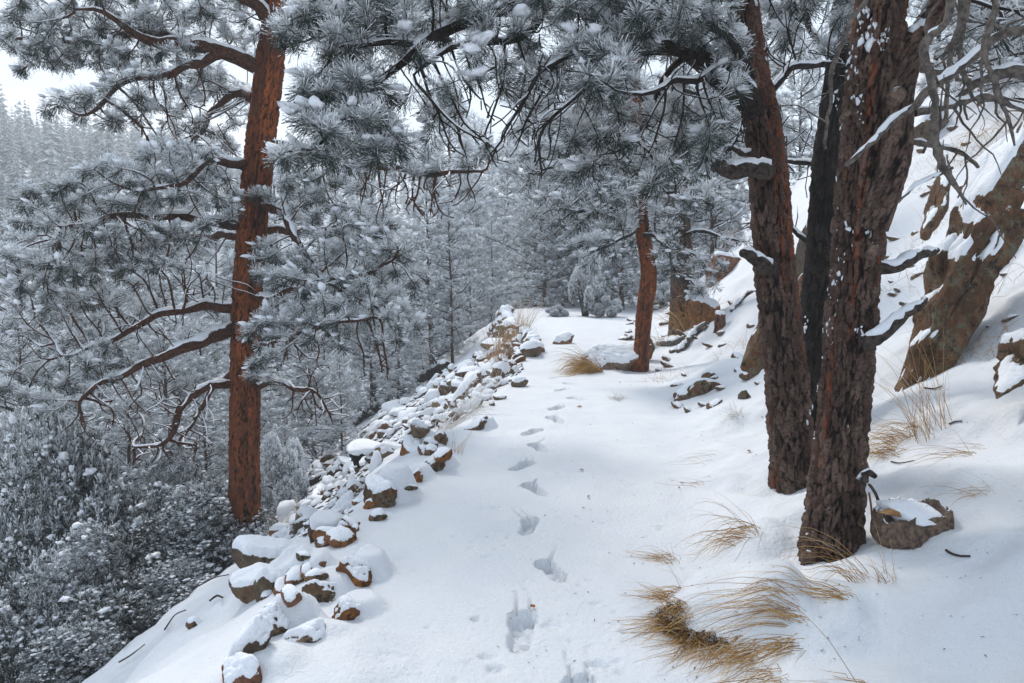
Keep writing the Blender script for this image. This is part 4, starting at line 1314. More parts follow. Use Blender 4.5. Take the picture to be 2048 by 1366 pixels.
L3 = [limb_px(x, .15) for x in [
    [(1358, 430, d, 14), (1330, 425, d - .4, 12), (1310, 440, d - .6, 9), (1290, 470, d - .9, 5)],
    [(1360, 340, d, 13), (1400, 345, d - .4, 10), (1430, 370, d - .7, 7), (1425, 400, d - .9, 5)],
    [(1362, 500, d, 12), (1390, 510, d - .6, 9), (1420, 540, d - 1.0, 5)],
    [(1364, 560, d, 10), (1390, 560, d - .6, 8), (1400, 590, d - 1.0, 5)],
    [(1358, 250, d, 14), (1420, 240, d - .5, 10), (1480, 260, d - .8, 5)],
    [(1360, 200, d, 14), (1300, 190, d - .5, 10), (1230, 200, d - .9, 5)],
    [(1363, 80, d, 14), (1420, 60, d - .3, 10), (1480, 70, d - .5, 5)],
    [(1361, 470, d, 10), (1410, 465, d - .8, 8), (1470, 480, d - 1.4, 5)],
]]
A3, B3 = blobs([(1310, 470, d - .6, 60, 50, .6, 24), (1410, 380, d - .6, 60, 40, .6, 14), (1405, 535, d - .9, 45, 35, .5, 13), (1400, 580, d - 1, 30, 30, .4, 6), (1460, 260, d - .6, 70, 60, .8, 30), (1260, 200, d - .7, 80, 60, .8, 30), (1430, 80, d - .3, 90, 70, .9, 34), (1380, 300, d - .5, 70, 70, .8, 30), (1470, 485, d - 1.3, 40, 14, .3, 5), (1430, 450, d - .8, 50, 40, .5, 16, True), (1300, 60, d, 90, 80, 1, 26)], rnd(601))
grow_tree(t3, L3, A3, B3, 602, M_BRANCH, M_NEEDLE, step=.15, tip_r=.006, tuft_kw=dict(n=36, L=.17, w=.013, frost=.08), pad=.06, pad_frac=.5, side_tufts=4)

# ------------------------------------------------------------------ far forest
def far_mesh(seed, layers, pts, blades):
    """Far conifer: ragged drooping skirts of boughs round a stem, with loose bough tips."""
    rg = rnd(seed)
    Ht, rb = 10.0, 2.7
    V, F, fr = [], [], []
    base = 0
    tone = .10 * ((seed % 4) - 1.5)
    for j in range(layers):
        t = (j + .3 + .4 * rg.random()) / layers
        h = Ht * (.03 + .95 * t)
        L = rb * (1 - t) ** .85 + .10
        n = 2 * pts
        az = (np.arange(n) + .5 * rg.random(n)) * 2 * np.pi / n + rg.random()
        long_ = np.arange(n) % 2 == 0
        r = L * np.where(long_, rg.uniform(.75, 1.15, n), rg.uniform(.35, .6, n))
        z = h - L * np.where(long_, .30, .10) * rg.uniform(.5, 1.5, n)
        off = rg.standard_normal(2) * .08
        ring = np.stack([r * np.cos(az) + off[0], r * np.sin(az) + off[1], z], 1)
        V.append(np.array([[off[0] * .5, off[1] * .5, h + Ht * .05]])); V.append(ring)
        i = np.arange(n)
        F.append(np.stack([np.full(n, base), base + 1 + i, base + 1 + (i + 1) % n], 1))
        k = rg.uniform(-.12, .12, n) + tone
        fr.append(np.array([.10])); fr.append(np.where(long_, .62, .12) + k)
        base += n + 1
    n = blades
    if n:
        h = Ht * (.04 + .94 * rg.random(n) ** 1.1); t = h / Ht
        L = rb * (1 - t) ** .85 * rg.uniform(.5, 1.15, n) + .1
        az = rg.random(n) * 6.283; el = -.25 + .5 * t + .25 * rg.standard_normal(n)
        d = np.stack([np.cos(az) * np.cos(el), np.sin(az) * np.cos(el), np.sin(el)], 1)
        sd = np.stack([-np.sin(az), np.cos(az), .3 * rg.standard_normal(n)], 1)
        o = np.stack([0 * h, 0 * h, h], 1)
        a_ = o + d * (L * .55)[:, None]; b_ = o + d * L[:, None] + sd * .13; c_ = o + d * L[:, None] - sd * .13
        V.append(np.stack([a_, b_, c_], 1).reshape(-1, 3)); F.append(np.arange(n * 3).reshape(-1, 3) + base); base += 3 * n
        k = np.clip(.66 + tone + .28 * rg.standard_normal(n), 0, 1)
        fr.append(np.stack([k * .4, k, k], 1).ravel())
    return np.concatenate(V), np.concatenate(F), np.clip(np.concatenate(fr), 0, 1)

FARP = [far_mesh(32 + k, 26, 8, 900) for k in range(4)]
FARL = [far_mesh(40 + k, 9, 4, 60) for k in range(4)]
rngF = rnd(888)
cand = []
# jittered grid over the far hillside and its ridge
for gx_ in np.arange(-330, 120, 2.7):
    for gy_ in np.arange(28, 420, 2.7):
        cand.append((gx_, gy_))
cand = np.array(cand) + rngF.uniform(-1.7, 1.7, (len(cand), 2))
rr = np.hypot(cand[:, 0], cand[:, 1])
wv = -0.75 * cand[:, 0] + 0.66 * cand[:, 1] - 52
ang = cand[:, 0] / np.maximum(cand[:, 1], 1)
px_c = 1024 + ang * F_PX
ok = (wv > -14) & (px_c > -120) & (px_c < 1330) & (rr > 46) & (rr < 215)
keep_p = np.where(rr < 90, .40, .85) * np.where((px_c < 420) | (np.abs(px_c - 985) < 60), 1.0, .35)
patch = vnoise(np.stack([cand[:, 0] * .06, cand[:, 1] * .06, 0 * rr], 1), 91)
ok &= rngF.random(len(cand)) < keep_p * np.clip(.85 + .5 * patch, .25, 1)
cand = cand[ok]; rr = rr[ok]
zz = H(cand[:, 0], cand[:, 1])
# drop what lies hidden over the ridge
elev = (zz + 9 - CAM_Z) / rr
order = np.argsort(rr)
az = np.arctan2(cand[:, 0], cand[:, 1])
best = np.full(400, -9.0); vis = np.zeros(len(cand), bool)
for i in order:
    b = int((az[i] + 1.2) / 2.4 * 399)
    if 0 <= b < 400 and elev[i] > best[b] - .03:
        vis[i] = True
    if 0 <= b < 400: best[b] = max(best[b], (zz[i] + 4 - CAM_Z) / rr[i])
cand, rr, zz = cand[vis], rr[vis], zz[vis]
order = np.argsort(rr)
NEARN = 150
fm_trunk = Tubes(); fm_trunk.add(np.array([[0, 0, -1.0], [0, 0, 4.5], [0, 0, 9.0]]), np.array([.16, .10, .02]), 6)
ft_me = fm_trunk.mesh("trunk", M_BARK_MID)
far_me = [make_mesh("far_fir_foliage", v, f, M_NEEDLE_FAR, {"frost": fr}) for (v, f, fr) in FARP]
for k, i in enumerate(order[:NEARN]):
    s = rngF.uniform(.55, .95)
    pxi = 1024 + cand[i, 0] / cand[i, 1] * F_PX
    wh = "left of the red pine" if pxi < 330 else "behind the red pine's branches" if pxi < 700 else "in the gap beyond the stone wall"
    tn = ("darker", "greyish", "paler", "whitest")[k % 4]
    hh_ = "low" if zz[i] < -8 else "half way up"
    r = thing("fir_tree", f"{tn} fir {hh_} across the valley, seen {wh}", "tree", (cand[i, 0], cand[i, 1], zz[i] - .2), f"{tn} far firs {hh_}, {wh}")
    r.rotation_euler = (0, 0, rngF.random() * 6.28); r.scale = (s * rngF.uniform(.85, 1.15), s, s * rngF.uniform(.9, 1.15))
    ob("trunk", ft_me, r); ob("foliage", far_me[k % 4], r)
rest = order[NEARN:]
VV, FF, FR, nb = [], [], [], 0
for k in range(4):
    ids = rest[k::4]
    if not len(ids): continue
    v, f, fr = FARL[k]
    a = rngF.random(len(ids)) * 6.28; s = np.clip(.56 * np.exp(.30 * rngF.standard_normal(len(ids))), .3, 1.15); hs_ = s * rngF.uniform(.9, 1.2, len(ids))
    X = v[None, :, 0] * np.cos(a)[:, None] - v[None, :, 1] * np.sin(a)[:, None]
    Y = v[None, :, 0] * np.sin(a)[:, None] + v[None, :, 1] * np.cos(a)[:, None]
    P = np.stack([X * s[:, None] * 1.05 + cand[ids, 0:1], Y * s[:, None] * 1.05 + cand[ids, 1:2], v[None, :, 2] * hs_[:, None] + zz[ids][:, None] - .2], 2)
    VV.append(P.reshape(-1, 3)); FF.append((f[None] + (np.arange(len(ids)) * len(v))[:, None, None]).reshape(-1, 3) + nb); nb += len(ids) * len(v)
    FR.append(np.tile(np.clip(fr, 0, 1), len(ids)))
if VV:
    fw = ob("far_forest", make_mesh("far_forest", np.concatenate(VV), np.concatenate(FF), M_NEEDLE_FAR, {"frost": np.concatenate(FR)}))
    fw["kind"] = "stuff"; fw["label"] = "distant frosted forest covering the hillside across the valley"
print("far trees", len(order))

# ------------------------------------------------------------------ junipers
def juniper_mesh(seed, nclump=2600, spray=17, leaf=.03, lw=.012, frost=.0, stems=14, lo=.03, ex=2.2, nl=16, spread=1.0):
    """A bush of unit radius (about 2 m across at scale 1): uneven lobes of scale-leaf sprays, snow cushions on top."""
    rg = rnd(seed)
    lob = rg.standard_normal((nl, 3)); lob[:, 2] = np.abs(lob[:, 2]) * .8; lob = unit(lob) * rg.uniform(.45, .85, (nl, 1)) * spread; lob[:, 2] += .35
    lr = rg.uniform(.28, .50, nl) / spread ** 1.5
    k = rg.integers(0, nl, nclump)
    q = unit(rg.standard_normal((nclump, 3))) * (rg.random((nclump, 1)) ** .33)
    P = lob[k] + q * lr[k][:, None]
    P = P[P[:, 2] > .02]
    D = unit(P - np.array([0, 0, .25]) + .5 * rg.standard_normal(P.shape) + np.array([0, 0, .25]))
    V, F, fr = tufts(P, D, rg, n=spray, L=leaf * 2.0, w=lw, frost=frost, scale=rg.uniform(.7, 1.3, len(P)), spread=(5, 80), tail=.06, contrast=.8)
    up = sstep(-.1, .8, (q[:len(P)] * 0 + D)[:, 2])
    fr = np.clip(fr * (lo + .92 * np.repeat(up, spray * 3) ** ex), .02, 1)  # frost kept to upturned sprays; dark lower ones also paint in deeper shadow
    T = Tubes()
    for s in range(stems):
        e = P[rg.integers(len(P))]; m = np.array([e[0] * .4, e[1] * .4, e[2] * .5]) + .08 * rg.standard_normal(3)
        T.add(catmull(np.array([[0, 0, -.1], m, e]), .12), np.linspace(.03, .006, len(catmull(np.array([[0, 0, -.1], m, e]), .12))), 5)
    kk = (rg.random(len(P)) < .75) & (D[:, 2] > .25) & (vnoise(P * 6, seed) > -.05)
    V2, F2 = pads(P[kk] + np.array([0, 0, .02]), rg.standard_normal((int(kk.sum()), 3)), rg, .022, .42, 1, .05)
    kb = kk & (rg.random(len(P)) < .16) & (vnoise(P * 4, seed + 1) > .0)
    V3, F3 = pads(P[kb] + np.array([0, 0, .03]), rg.standard_normal((int(kb.sum()), 3)), rg, .038, .42, 2, .05)
    F2 = np.concatenate([F2, F3 + len(V2)]); V2 = np.concatenate([V2, V3])
    return (T.mesh("stem", M_BRANCH), make_mesh("foliage", V, F, M_JUNIPER, {"frost": fr}), make_mesh("snow_pad", V2, F2, M_SNOW, smooth=True))

JUN = [juniper_mesh(61, 6500, frost=-.22), juniper_mesh(62, 6500, frost=-.22)]
JUNF = [juniper_mesh(63, 2600, spray=18, leaf=.05, lw=.028, frost=.25, lo=.42, ex=1.1, nl=11, spread=1.3), juniper_mesh(64, 2600, spray=18, leaf=.05, lw=.028, frost=.30, lo=.45, ex=1.1, nl=10, spread=1.3)]

def bush(ms, loc, rot, scale, label, group=None):
    r = thing("juniper_bush", label, "bush", loc, group)
    r.rotation_euler = (0, 0, rot); r.scale = scale
    for nm, m in zip(("stem", "foliage", "snow_pad"), ms):
        o = ob(nm, m, r)
        if nm == "snow_pad": o["kind"] = "stuff"
    return r

def bush_px(ms, px, d, top_py, wpx, rot, label, base_py=None, group=None):
    if base_py: d = R(px, base_py)[1]
    x = (px - 1024) / F_PX * d; z = Hs(x, d)
    h = max(.3, W(px, top_py, d)[2] - z) / 1.45
    w_ = wpx * d / F_PX / 2 / 1.15
    return bush(ms, (x, d, z - .08), rot, (w_, w_, h), label, group)

bush_px(JUN[0], 180, 8.6, 1060, 420, .3, "largest dark juniper with snow cushions, low at the valley edge of the scree")
bush_px(JUN[1], 400, 9.4, 960, 330, 2.1, "dark juniper crowded against the red pine's foot")
bush_px(JUN[0], 40, 8.0, 1120, 300, 4.0, "dark juniper cut by the picture's left edge near the bottom")
bush_px(JUN[1], 120, 10.5, 830, 380, 1.2, "upper snowy juniper behind the largest one")
bush_px(JUN[0], 320, 11.0, 880, 300, 5.0, "snowy juniper between the upper juniper and the red pine")
bush_px(JUN[1], 130, 7.4, 1230, 330, 3.3, "dark juniper at the bottom corner beside the snow bank")
bush_px(JUN[1], 330, 8.2, 1120, 240, .9, "smaller juniper leaning over the snow bank's edge")
bush_px(JUN[0], 10, 11.5, 860, 260, 2.7, "juniper behind others at the left edge of the picture")
bush_px(JUNF[0], 630, 17.0, 850, 210, 1.0, "bluish juniper at the foot of the scree", base_py=925)
bush_px(JUNF[1], 555, 15.0, 860, 170, 2.0, "juniper just past the red pine's trunk")
bush_px(JUNF[0], 1168, 26.5, 492, 92, .5, "upright frosted juniper on the bend of the path, the tallest there", base_py=633)
bush_px(JUNF[1], 1222, 25.0, 588, 84, 1.5, "small frosted juniper beside the dark trunk at the bend", base_py=634)
bush_px(JUNF[1], 1112, 28.0, 605, 58, 2.5, "low spreading frosted juniper over the end of the stone wall", base_py=632)
bush_px(JUNF[0], 1330, 22.0, 560, 70, 3.5, "frosted juniper glimpsed between the two path side pines")
bush_px(JUNF[1], 1040, 33.0, 590, 70, 3.5, "low frosted juniper left of the path's bend")
# ------------------------------------------------------------------ rocks
def rock_arrays(seed, dims, sub=4, ncut=9, rough=.06, hard=.0, cuts=None):
    rg = rnd(seed)
    V, F = ico(sub)
    n = unit(rg.standard_normal((ncut, 3)))
    h = rg.uniform(.62, .95, ncut)
    nn = np.concatenate([n, [[0, 0, 1], [0, 0, -1], [1, 0, 0], [-1, 0, 0], [0, 1, 0], [0, -1, 0]]])
    nn[-6:] = unit(nn[-6:] + .42 * rg.standard_normal((6, 3)))
    hh = np.concatenate([h, rg.uniform(.7, .95, 6)])
    dp = V @ nn.T
    rr = np.where(dp > .05, hh[None] / np.maximum(dp, .05), 9.0)
    r = -np.log(np.exp(-rr * 55).sum(1)) / 55 + .02
    r = np.clip(r, .3, 1.35)
    r = r * (1 + rough * 1.3 * fbm(V * 2.3 + seed, 4, seed) + rough * .8 * fbm(V * 6 + seed, 4, seed + 1, .6))
    P = V * r[:, None] * np.array(dims)
    return P, F

def rot_m(tilt=(0, 0, 0)):
    from mathutils import Euler
    return np.array(Euler([math.radians(a) for a in tilt]).to_matrix())

def vnormals(P, F):
    fn = np.cross(P[F[:, 1]] - P[F[:, 0]], P[F[:, 2]] - P[F[:, 0]])
    n = np.zeros_like(P)
    for k in range(3): np.add.at(n, F[:, k], fn)
    return unit(n)

def snow_cap(P, F, thick, seed, lo=.35, hi=.72, minz=None, nscale=6.0):
    """Snow lying on the upward faces of a rock: a rounded layer with thickness."""
    n = vnormals(P, F)
    k = n[:, 2].copy()
    for _ in range(3):        # relax
        acc = k.copy(); cnt = np.ones(len(k))
        for a, b in ((0, 1), (1, 2), (2, 0)):
            np.add.at(acc, F[:, a], k[F[:, b]]); np.add.at(cnt, F[:, a], 1)
            np.add.at(acc, F[:, b], k[F[:, a]]); np.add.at(cnt, F[:, b], 1)
        k = acc / cnt
    size = np.ptp(P, axis=0).max()
    k = k + .20 * fbm(P / size * nscale + seed, 3, seed + 50)
    s = sstep(lo, hi, k)
    if minz is not None: s = s * sstep(minz - .03, minz + .05, P[:, 2])
    s = np.sqrt(s)
    Q = P + n * (.002 + .35 * thick * s)[:, None] + np.array([0, 0, 1.0]) * (thick * s * (.85 + .3 * fbm(P / size * 4 + 9, 2, seed)))[:, None]
    keep = (s[F] > 0.02).any(1)
    Q[s <= .02] = P[s <= .02] - n[s <= .02] * .004
    F2 = F[keep]
    ids, inv = np.unique(F2, return_inverse=True)
    return Q[ids], inv.reshape(-1, 3)

def rock(name, label, loc, dims, kind, seed, tilt=(0, 0, 0), cap=.05, sub=4, group=None, rough=.07, lo=.50, hi=.86, ncut=9, cat="rock"):
    P, F = rock_arrays(seed, dims, sub, ncut, rough)
    P = P @ rot_m(tilt).T
    o = ob(name, make_mesh(name, P, F, M_ROCK[kind], smooth=True), None, loc)
    o.data.polygons.foreach_set("use_smooth", np.ones(len(F), bool))
    tag(o, label, cat, group)
    if cap > 0:
        Q, F2 = snow_cap(P, F, cap * .75, seed, lo, hi)
        if len(F2): ob("snow_cap", make_mesh("snow_cap", Q, F2, M_SNOW, smooth=True), o)
    return o

def rock_px(name, label, x0, x1, y0, y1, kind, seed, tilt=(0, 0, 0), cap=.05, deep=.8, d=None, sub=4, sink=None, base=None, **kw):
    """Photo box of the visible rock (incl. its snow) -> a rock standing on the ground there."""
    cx = (x0 + x1) / 2
    if d is None: d = BOXD.get((x0, x1, y0, y1)) or R(cx, base if base is not None else y1 - (y1 - y0) * .12)[1]
    k = d / F_PX
    w_, h_ = (x1 - x0) * k, (y1 - y0) * k
    if sink is None: sink = .75 if (x0, x1, y0, y1) in BOXD else .3
    dims = (w_ / 2 * 1.08, max(w_, h_) / 2 * deep, h_ / 2 * (1 + sink) * 1.05)
    c = W(cx, (y0 + y1) / 2, d + dims[1] * .35)
    c[2] -= h_ / 2 * sink
    return rock(name, label, c, dims, kind, seed, tilt, cap, sub, **kw)

# the stones of the path's outer edge
def edge(key, label, kind, seed, tilt, cap=.03, deep=.9, sub=5, **kw):
    rock_px("rock", label, *EDGE[key][0], kind, seed, tilt, cap, deep, sub=sub, **kw)
edge('slab', "broad flat slab under deep snow, nearest the red pine's foot", 'grey', 11, (0, -6, 8), .06, .8, 6)
edge('under', "small stone propping up the broad flat slab", 'brown', 10, (0, -10, 8), 0, .8)
edge('long', "long thin snow covered slab below the broad flat slab", 'brown', 12, (0, -36, 14), .03, .9, ncut=5)
edge('dome', "rounded grey stone under a snow dome, left of a yellow lichened end", 'grey', 13, (5, -16, 0), .04, 1.0)
edge('domeend', "yellow and orange lichened stone end under the snow dome", 'orange', 9, (0, -20, 10), .02, .9)
edge('dark', "dark rounded brown stone wedged beside the orange lichened block", 'brown', 14, (0, -24, 10), .012, .9, 6, rough=.09)
edge('orange', "upright block covered in bright orange lichen", 'orange', 15, (8, -12, 18), .02, .7, 6, rough=.09, ncut=6)
edge('brown', "brown block with a thick cushion of snow, above the leaning slab", 'brown', 16, (10, -26, 10), .03, .9, 6, rough=.09)
edge('jagged', "jagged rusty stone broken in two under the orange block", 'orange', 17, (10, -30, 30), .02, .8, 5, rough=.14)
edge('tan', "small tan slab half buried under the snow hump", 'tan', 18, (0, -14, 0), .025, .9)
edge('rust', "rust red slab poking from snow at the picture's bottom edge", 'red', 19, (0, -38, 0), .03, .8)
edge('thin', "thin leaning slab edge cutting through snow left of the brown block", 'grey', 20, (0, 32, 10), .04, .5, lo=.2, hi=.6)
edge('wide', "large dark lichened block with a wide snow top", 'lichen', 21, (6, -22, -12), .03, 1.0, 6, rough=.10)
edge('craggy', "craggy lichen spotted rock at the path edge, taller of two touching", 'lichen', 22, (0, 14, 25), .015, .8, 5, rough=.12)
edge('pointed', "orange pointed rock leaning against the craggy lichened one", 'orange', 23, (0, 28, 0), .015, .7)
edge('triangle', "triangular dark lichened rock alone on the path's edge", 'lichen', 24, (0, 22, 30), .008, .7, 5, ncut=4)
edge('boxy', "boxy orange rock with a snow hood above the hollow log", 'orange', 25, (4, -14, 15), .03, 1.0)
edge('square', "squarish stone beside the snow hooded boxy rock", 'grey', 26, (0, 10, 25), .02, .9)
rock_px("rock", "reddish wedge stone right of the boxy rock", 866, 896, 862, 886, 'brown', 27, (0, 30, 0), .01, .8, sub=3)
rock_px("rock", "small dark stone under the path's lip, above the wide topped block", 845, 878, 892, 912, 'brown', 28, (0, 10, 0), .02, .8, sub=3)
edge('pale', "snow covered pale stone left of the boxy rock", 'tan', 29, (0, -16, 0), .03, .9)
edge('bank', "small brown stone alone on the lower snow bank", 'brown', 30, (0, -22, 0), .015, .8, 4)
rock_px("rock", "thin rusty shard standing upright above the orange block", 698, 712, 1050, 1082, 'orange', 31, (0, 8, 0), 0, .5, sub=3)
rock_px("rock", "little rusty shard on snow above the domed stone", 648, 664, 1074, 1094, 'red', 32, (0, 20, 0), 0, .5, sub=3)
rock_px("rock", "orange stone under the snow lip beside the thin shard", 674, 700, 1046, 1066, 'orange', 33, (0, 20, 0), .02, .7, sub=3)
rock_px("rock", "slim dark stone edge running down through snow below the wide topped block", 648, 690, 1030, 1058, 'grey', 34, (0, -30, 0), .02, .7, sub=3)
rock_px("rock", "small maroon chip lying on the domed snow", 636, 652, 1120, 1134, 'red', 35, (0, 30, 0), 0, .5, sub=3)
rock_px("rock", "low dark rock end at the path edge below the upright grass clump", 1022, 1052, 756, 776, 'grey', 36, (0, -18, 0), .03, .8, sub=3)
# on and right of the path
rock_px("boulder", "large pale topped boulder beside the path, next to the slender pine", 1160, 1272, 688, 742, 'tan', 43, (-4, 11, -20), .05, .65, sub=6, sink=.15, rough=.10, lo=.42, hi=.75, cat="boulder")
rock_px("boulder", "smaller stone hidden behind the slender pine's foot", 1268, 1312, 676, 712, 'brown', 42, (0, 0, 20), .04, .8, sub=4, cat="boulder", d=D2 + .9)
rock_px("rock", "flat reddish slab with snow lying at the wall's path end", 1102, 1146, 668, 690, 'red', 43, (0, -6, 0), .04, .8)
rock_px("rock", "long low mossy rock on the bank below the stump", 1338, 1450, 758, 792, 'lichen', 44, (0, -12, 10), .01, .5, lo=.6)
rock_px("rock", "small rounded stone just above the long low mossy rock", 1404, 1432, 742, 758, 'brown', 45, (0, -8, 0), .01, .8, sub=3)
rock_px("rock", "mossy rock pile pressed against the arching pine's trunk", 1494, 1556, 640, 722, 'lichen', 46, (0, 10, 0), .04, .8, sub=5, d=DB + 1.6)
rock_px("rock", "weathered flat stone between the mossy rock and the bank", 1476, 1500, 780, 800, 'grey', 47, (0, -25, 0), 0, .7, sub=3)
rock_px("boulder", "reddish brown boulder up on the slope, largest behind the pines", 1408, 1498, 420, 512, 'red', 48, (0, -14, 20), .10, .8, sub=5, cat="boulder", base=505)
rock_px("boulder", "dark red boulder just under the large reddish one", 1412, 1482, 500, 556, 'red', 49, (0, 10, 0), .06, .8, cat="boulder", base=552)
rock_px("boulder", "orange brown boulder above the dry grass by the sturdy pine", 1382, 1440, 588, 660, 'orange', 50, (0, -18, 0), .06, .8, cat="boulder")
rock_px("boulder", "grey outcrop seen in the gap between the dark trunks", 1586, 1634, 470, 560, 'grey', 51, (0, 6, 0), .08, .8, cat="boulder", base=556)
rock_px("boulder", "rusty stone under the grey outcrop between the trunks", 1590, 1622, 550, 610, 'red', 52, (0, 0, 0), .05, .8, cat="boulder", base=606)
rock_px("rock", "stony clod with brown weeds on the bank below the stump", 1482, 1524, 738, 756, 'lichen', 53, (0, 0, 0), .02, .8, sub=3)
rock_px("boulder", "snow capped outcrop at the top of the slope behind the dead branches", 1820, 1900, 220, 280, 'grey', 54, (0, -20, 0), .12, .8, cat="boulder", base=275)

# rubble strung along the path edge
rge = rnd(1250)
band = [(520, 1200), (590, 1150), (660, 1100), (720, 1040), (790, 985), (850, 935), (900, 880), (950, 835), (1000, 790)]
ek = ["orange", "brown", "grey", "red"]
for k in range(26):
    t_ = rge.random() * (len(band) - 1); i = int(t_); f_ = t_ - i
    px = band[i][0] * (1 - f_) + band[i + 1][0] * f_ + rge.normal(-18, 20); py = band[i][1] * (1 - f_) + band[i + 1][1] * f_ + rge.normal(8, 20)
    q = R(px, py); q[1] = min(q[1], 11)
    s_ = rge.uniform(.025, .07) * (1 + .08 * q[1])
    j = k % 4
    z_ = "near the orange lichened block" if px < 740 else "between the wide topped block and the triangular rock" if px < 940 else "beside the upright grass clump"
    rock("stone", f"small {['orange', 'brown', 'grey', 'rust red'][j]} half buried stone {z_}", (q[0], q[1], Hs(q[0], q[1]) + .15 * s_), (s_ * rge.uniform(.8, 1.6), s_, s_ * .75), ek[j], 1400 + k, (rge.uniform(-25, 25), rge.uniform(-45, 10), rge.uniform(0, 180)), s_ * .10, 3, f"{['orange', 'brown', 'grey', 'rust red'][j]} edge stones {z_}", cat="stone", ncut=5, rough=.1)

print("boulder d", R(1450, 505), R(1445, 552), R(1410, 652), R(1610, 556))
# great leaning outcrop and its neighbours
q = R(1838, 768); DO = q[1]
def outcrop(name, label, a, b, wpx, dep, kind, seed, sub=6, cap=.03, cat="boulder"):
    """A slab whose long axis runs from photo point a to b (px,py,depth)."""
    A, B = W(*a), W(*b)
    L = np.linalg.norm(B - A); z = unit(B - A)
    x = unit(np.cross([0, 1.0, 0], z)); y = np.cross(z, x)
    w_ = wpx * a[2] / F_PX / 2
    P, F = rock_arrays(seed, (w_, dep, L / 2 * 1.12), sub, 12, .05)
    t = P[:, 2] / (L / 2)
    P[:, 0] *= 1 + .30 * t
    rid = np.abs(vnoise(np.stack([P[:, 0] * 9, P[:, 1] * 9, P[:, 2] * 1.3], 1), seed)) 
    P *= (1 - .06 * rid)[:, None]
    P[:, 0] += .05 * vnoise(np.stack([P[:, 2] * 5, P[:, 1] * 3, P[:, 0] * 0], 1), seed + 3)
    st = .035 * np.floor(3.2 * (vnoise(np.stack([P[:, 0] * 2.2, P[:, 2] * 2.0, P[:, 1] * 2], 1), seed + 2) + 1)) / 3
    P += unit(P) * (st + .095 * fbm(P * np.array([7, 7, 3.0]), 5, seed + 9, .62) - .03 * (np.abs(vnoise(P * np.array([5, 5, 2.0]), seed + 11)) < .06))[:, None]
    P = P[:, 0:1] * x + P[:, 1:2] * y + P[:, 2:3] * z
    o = ob(name, make_mesh(name, P, F, M_ROCK[kind], smooth=True), None, (A + B) / 2)
    tag(o, label, cat)
    Q, F2 = snow_cap(P, F, cap, seed, .42, .75, nscale=14)
    if len(F2): ob("snow_cap", make_mesh("snow_cap", Q, F2, M_SNOW, smooth=True), o)["kind"] = "stuff"
    return o
outcrop("boulder", "tall lichened outcrop leaning out of the bank beside the thick trunk", (1822, 800, DO + .10), (2022, 310, DO + .75), 122, .34, 'lichen', 71)
outcrop("boulder", "rusty craggy rock at the picture's right edge, below the leaning outcrop", (2012, 778, 4.3), (2100, 640, 4.5), 52, .18, 'brown', 72, 5, .012)
outcrop("boulder", "mossy rock fin on the slope behind the thick trunk", (1858, 478, DO + 2.2), (1888, 345, DO + 2.5), 26, .2, 'lichen', 73, 5)
# small stones peppering the bank on the right
rgs = rnd(1200)
small_lab = ["little dark stone breaking the snow of the bank", "small brown stone showing through snow on the bank", "small grey stone peeping from the snowy hillside"]
for k in range(84):
    px, py = (rgs.uniform(1300, 1520), rgs.uniform(600, 830)) if k < 30 else (rgs.uniform(1770, 2040), rgs.uniform(240, 660)) if k < 72 else (rgs.uniform(1240, 1420), rgs.uniform(640, 700))
    q = R(px, py)
    s = q[1] * rgs.uniform(5, 13) / F_PX
    i = k % 3
    rock("stone", small_lab[i], q + np.array([0, 0, .1 * s]), (s * rgs.uniform(.9, 1.8), s, s * .5), ['grey', 'brown', 'lichen'][i], 1300 + k, (rgs.uniform(-20, 20), rgs.uniform(-40, 0), rgs.uniform(0, 180)), s * .2, 2, "small stones on the right hand bank", cat="stone")

# ------------------------------------------------------------------ retaining wall where the path bends: stone by stone
wl = thing("retaining_wall", "dry stone retaining wall holding up the path's bend", "wall", (0, 0, 0))
STONES = [rock_arrays(2000 + k, (.16, .12, .10), 3, 8, .06) for k in range(8)]
STM = [make_mesh("stone", P, F, M_ROCK[['brown', 'tan', 'grey', 'red'][k % 4]], smooth=True) for k, (P, F) in enumerate(STONES)]
STC = []
for k, (P, F) in enumerate(STONES):
    Q, F2 = snow_cap(P, F, .035, 30 + k, .45, .75)
    STC.append(make_mesh("snow_cap", Q, F2, M_SNOW, smooth=True))
rgw = rnd(1500)
nst = 0
for course in range(7):
    y = 14.2 + rgw.uniform(0, .2)
    while y < 25.5:
        s = rgw.uniform(.7, 1.55)
        xe = np.interp(y, XE[:, 0], XE[:, 1])
        out = .02 + .36 * (1 - course / 6.0)
        x = xe - out + rgw.uniform(-.04, .04)
        hwall = sstep(14.0, 15.5, y) * (1 - sstep(24.5, 26.5, y))
        top = path_z(y) + .08
        z = top - (.80 * hwall + .06) * (1 - course / 6.0) + rgw.uniform(-.02, .02)
        if z < Hs(x, y) - .10: z = Hs(x, y) - .02
        o = ob("stone", STM[rgw.integers(8)], wl, (x, y, z))
        o.rotation_euler = (rgw.uniform(-.25, .25), rgw.uniform(-.3, .3), math.pi / 2 + rgw.uniform(-.5, .5))
        o.scale = (s, s * rgw.uniform(.8, 1.2), s * rgw.uniform(.75, 1.15))
        if rgw.random() < (.9 if course > 4 else .4):
            c = ob("snow_cap", STC[STM.index(o.data)], o)
        nst += 1
        y += .22 * s + rgw.uniform(.0, .1)
print("wall stones", nst)

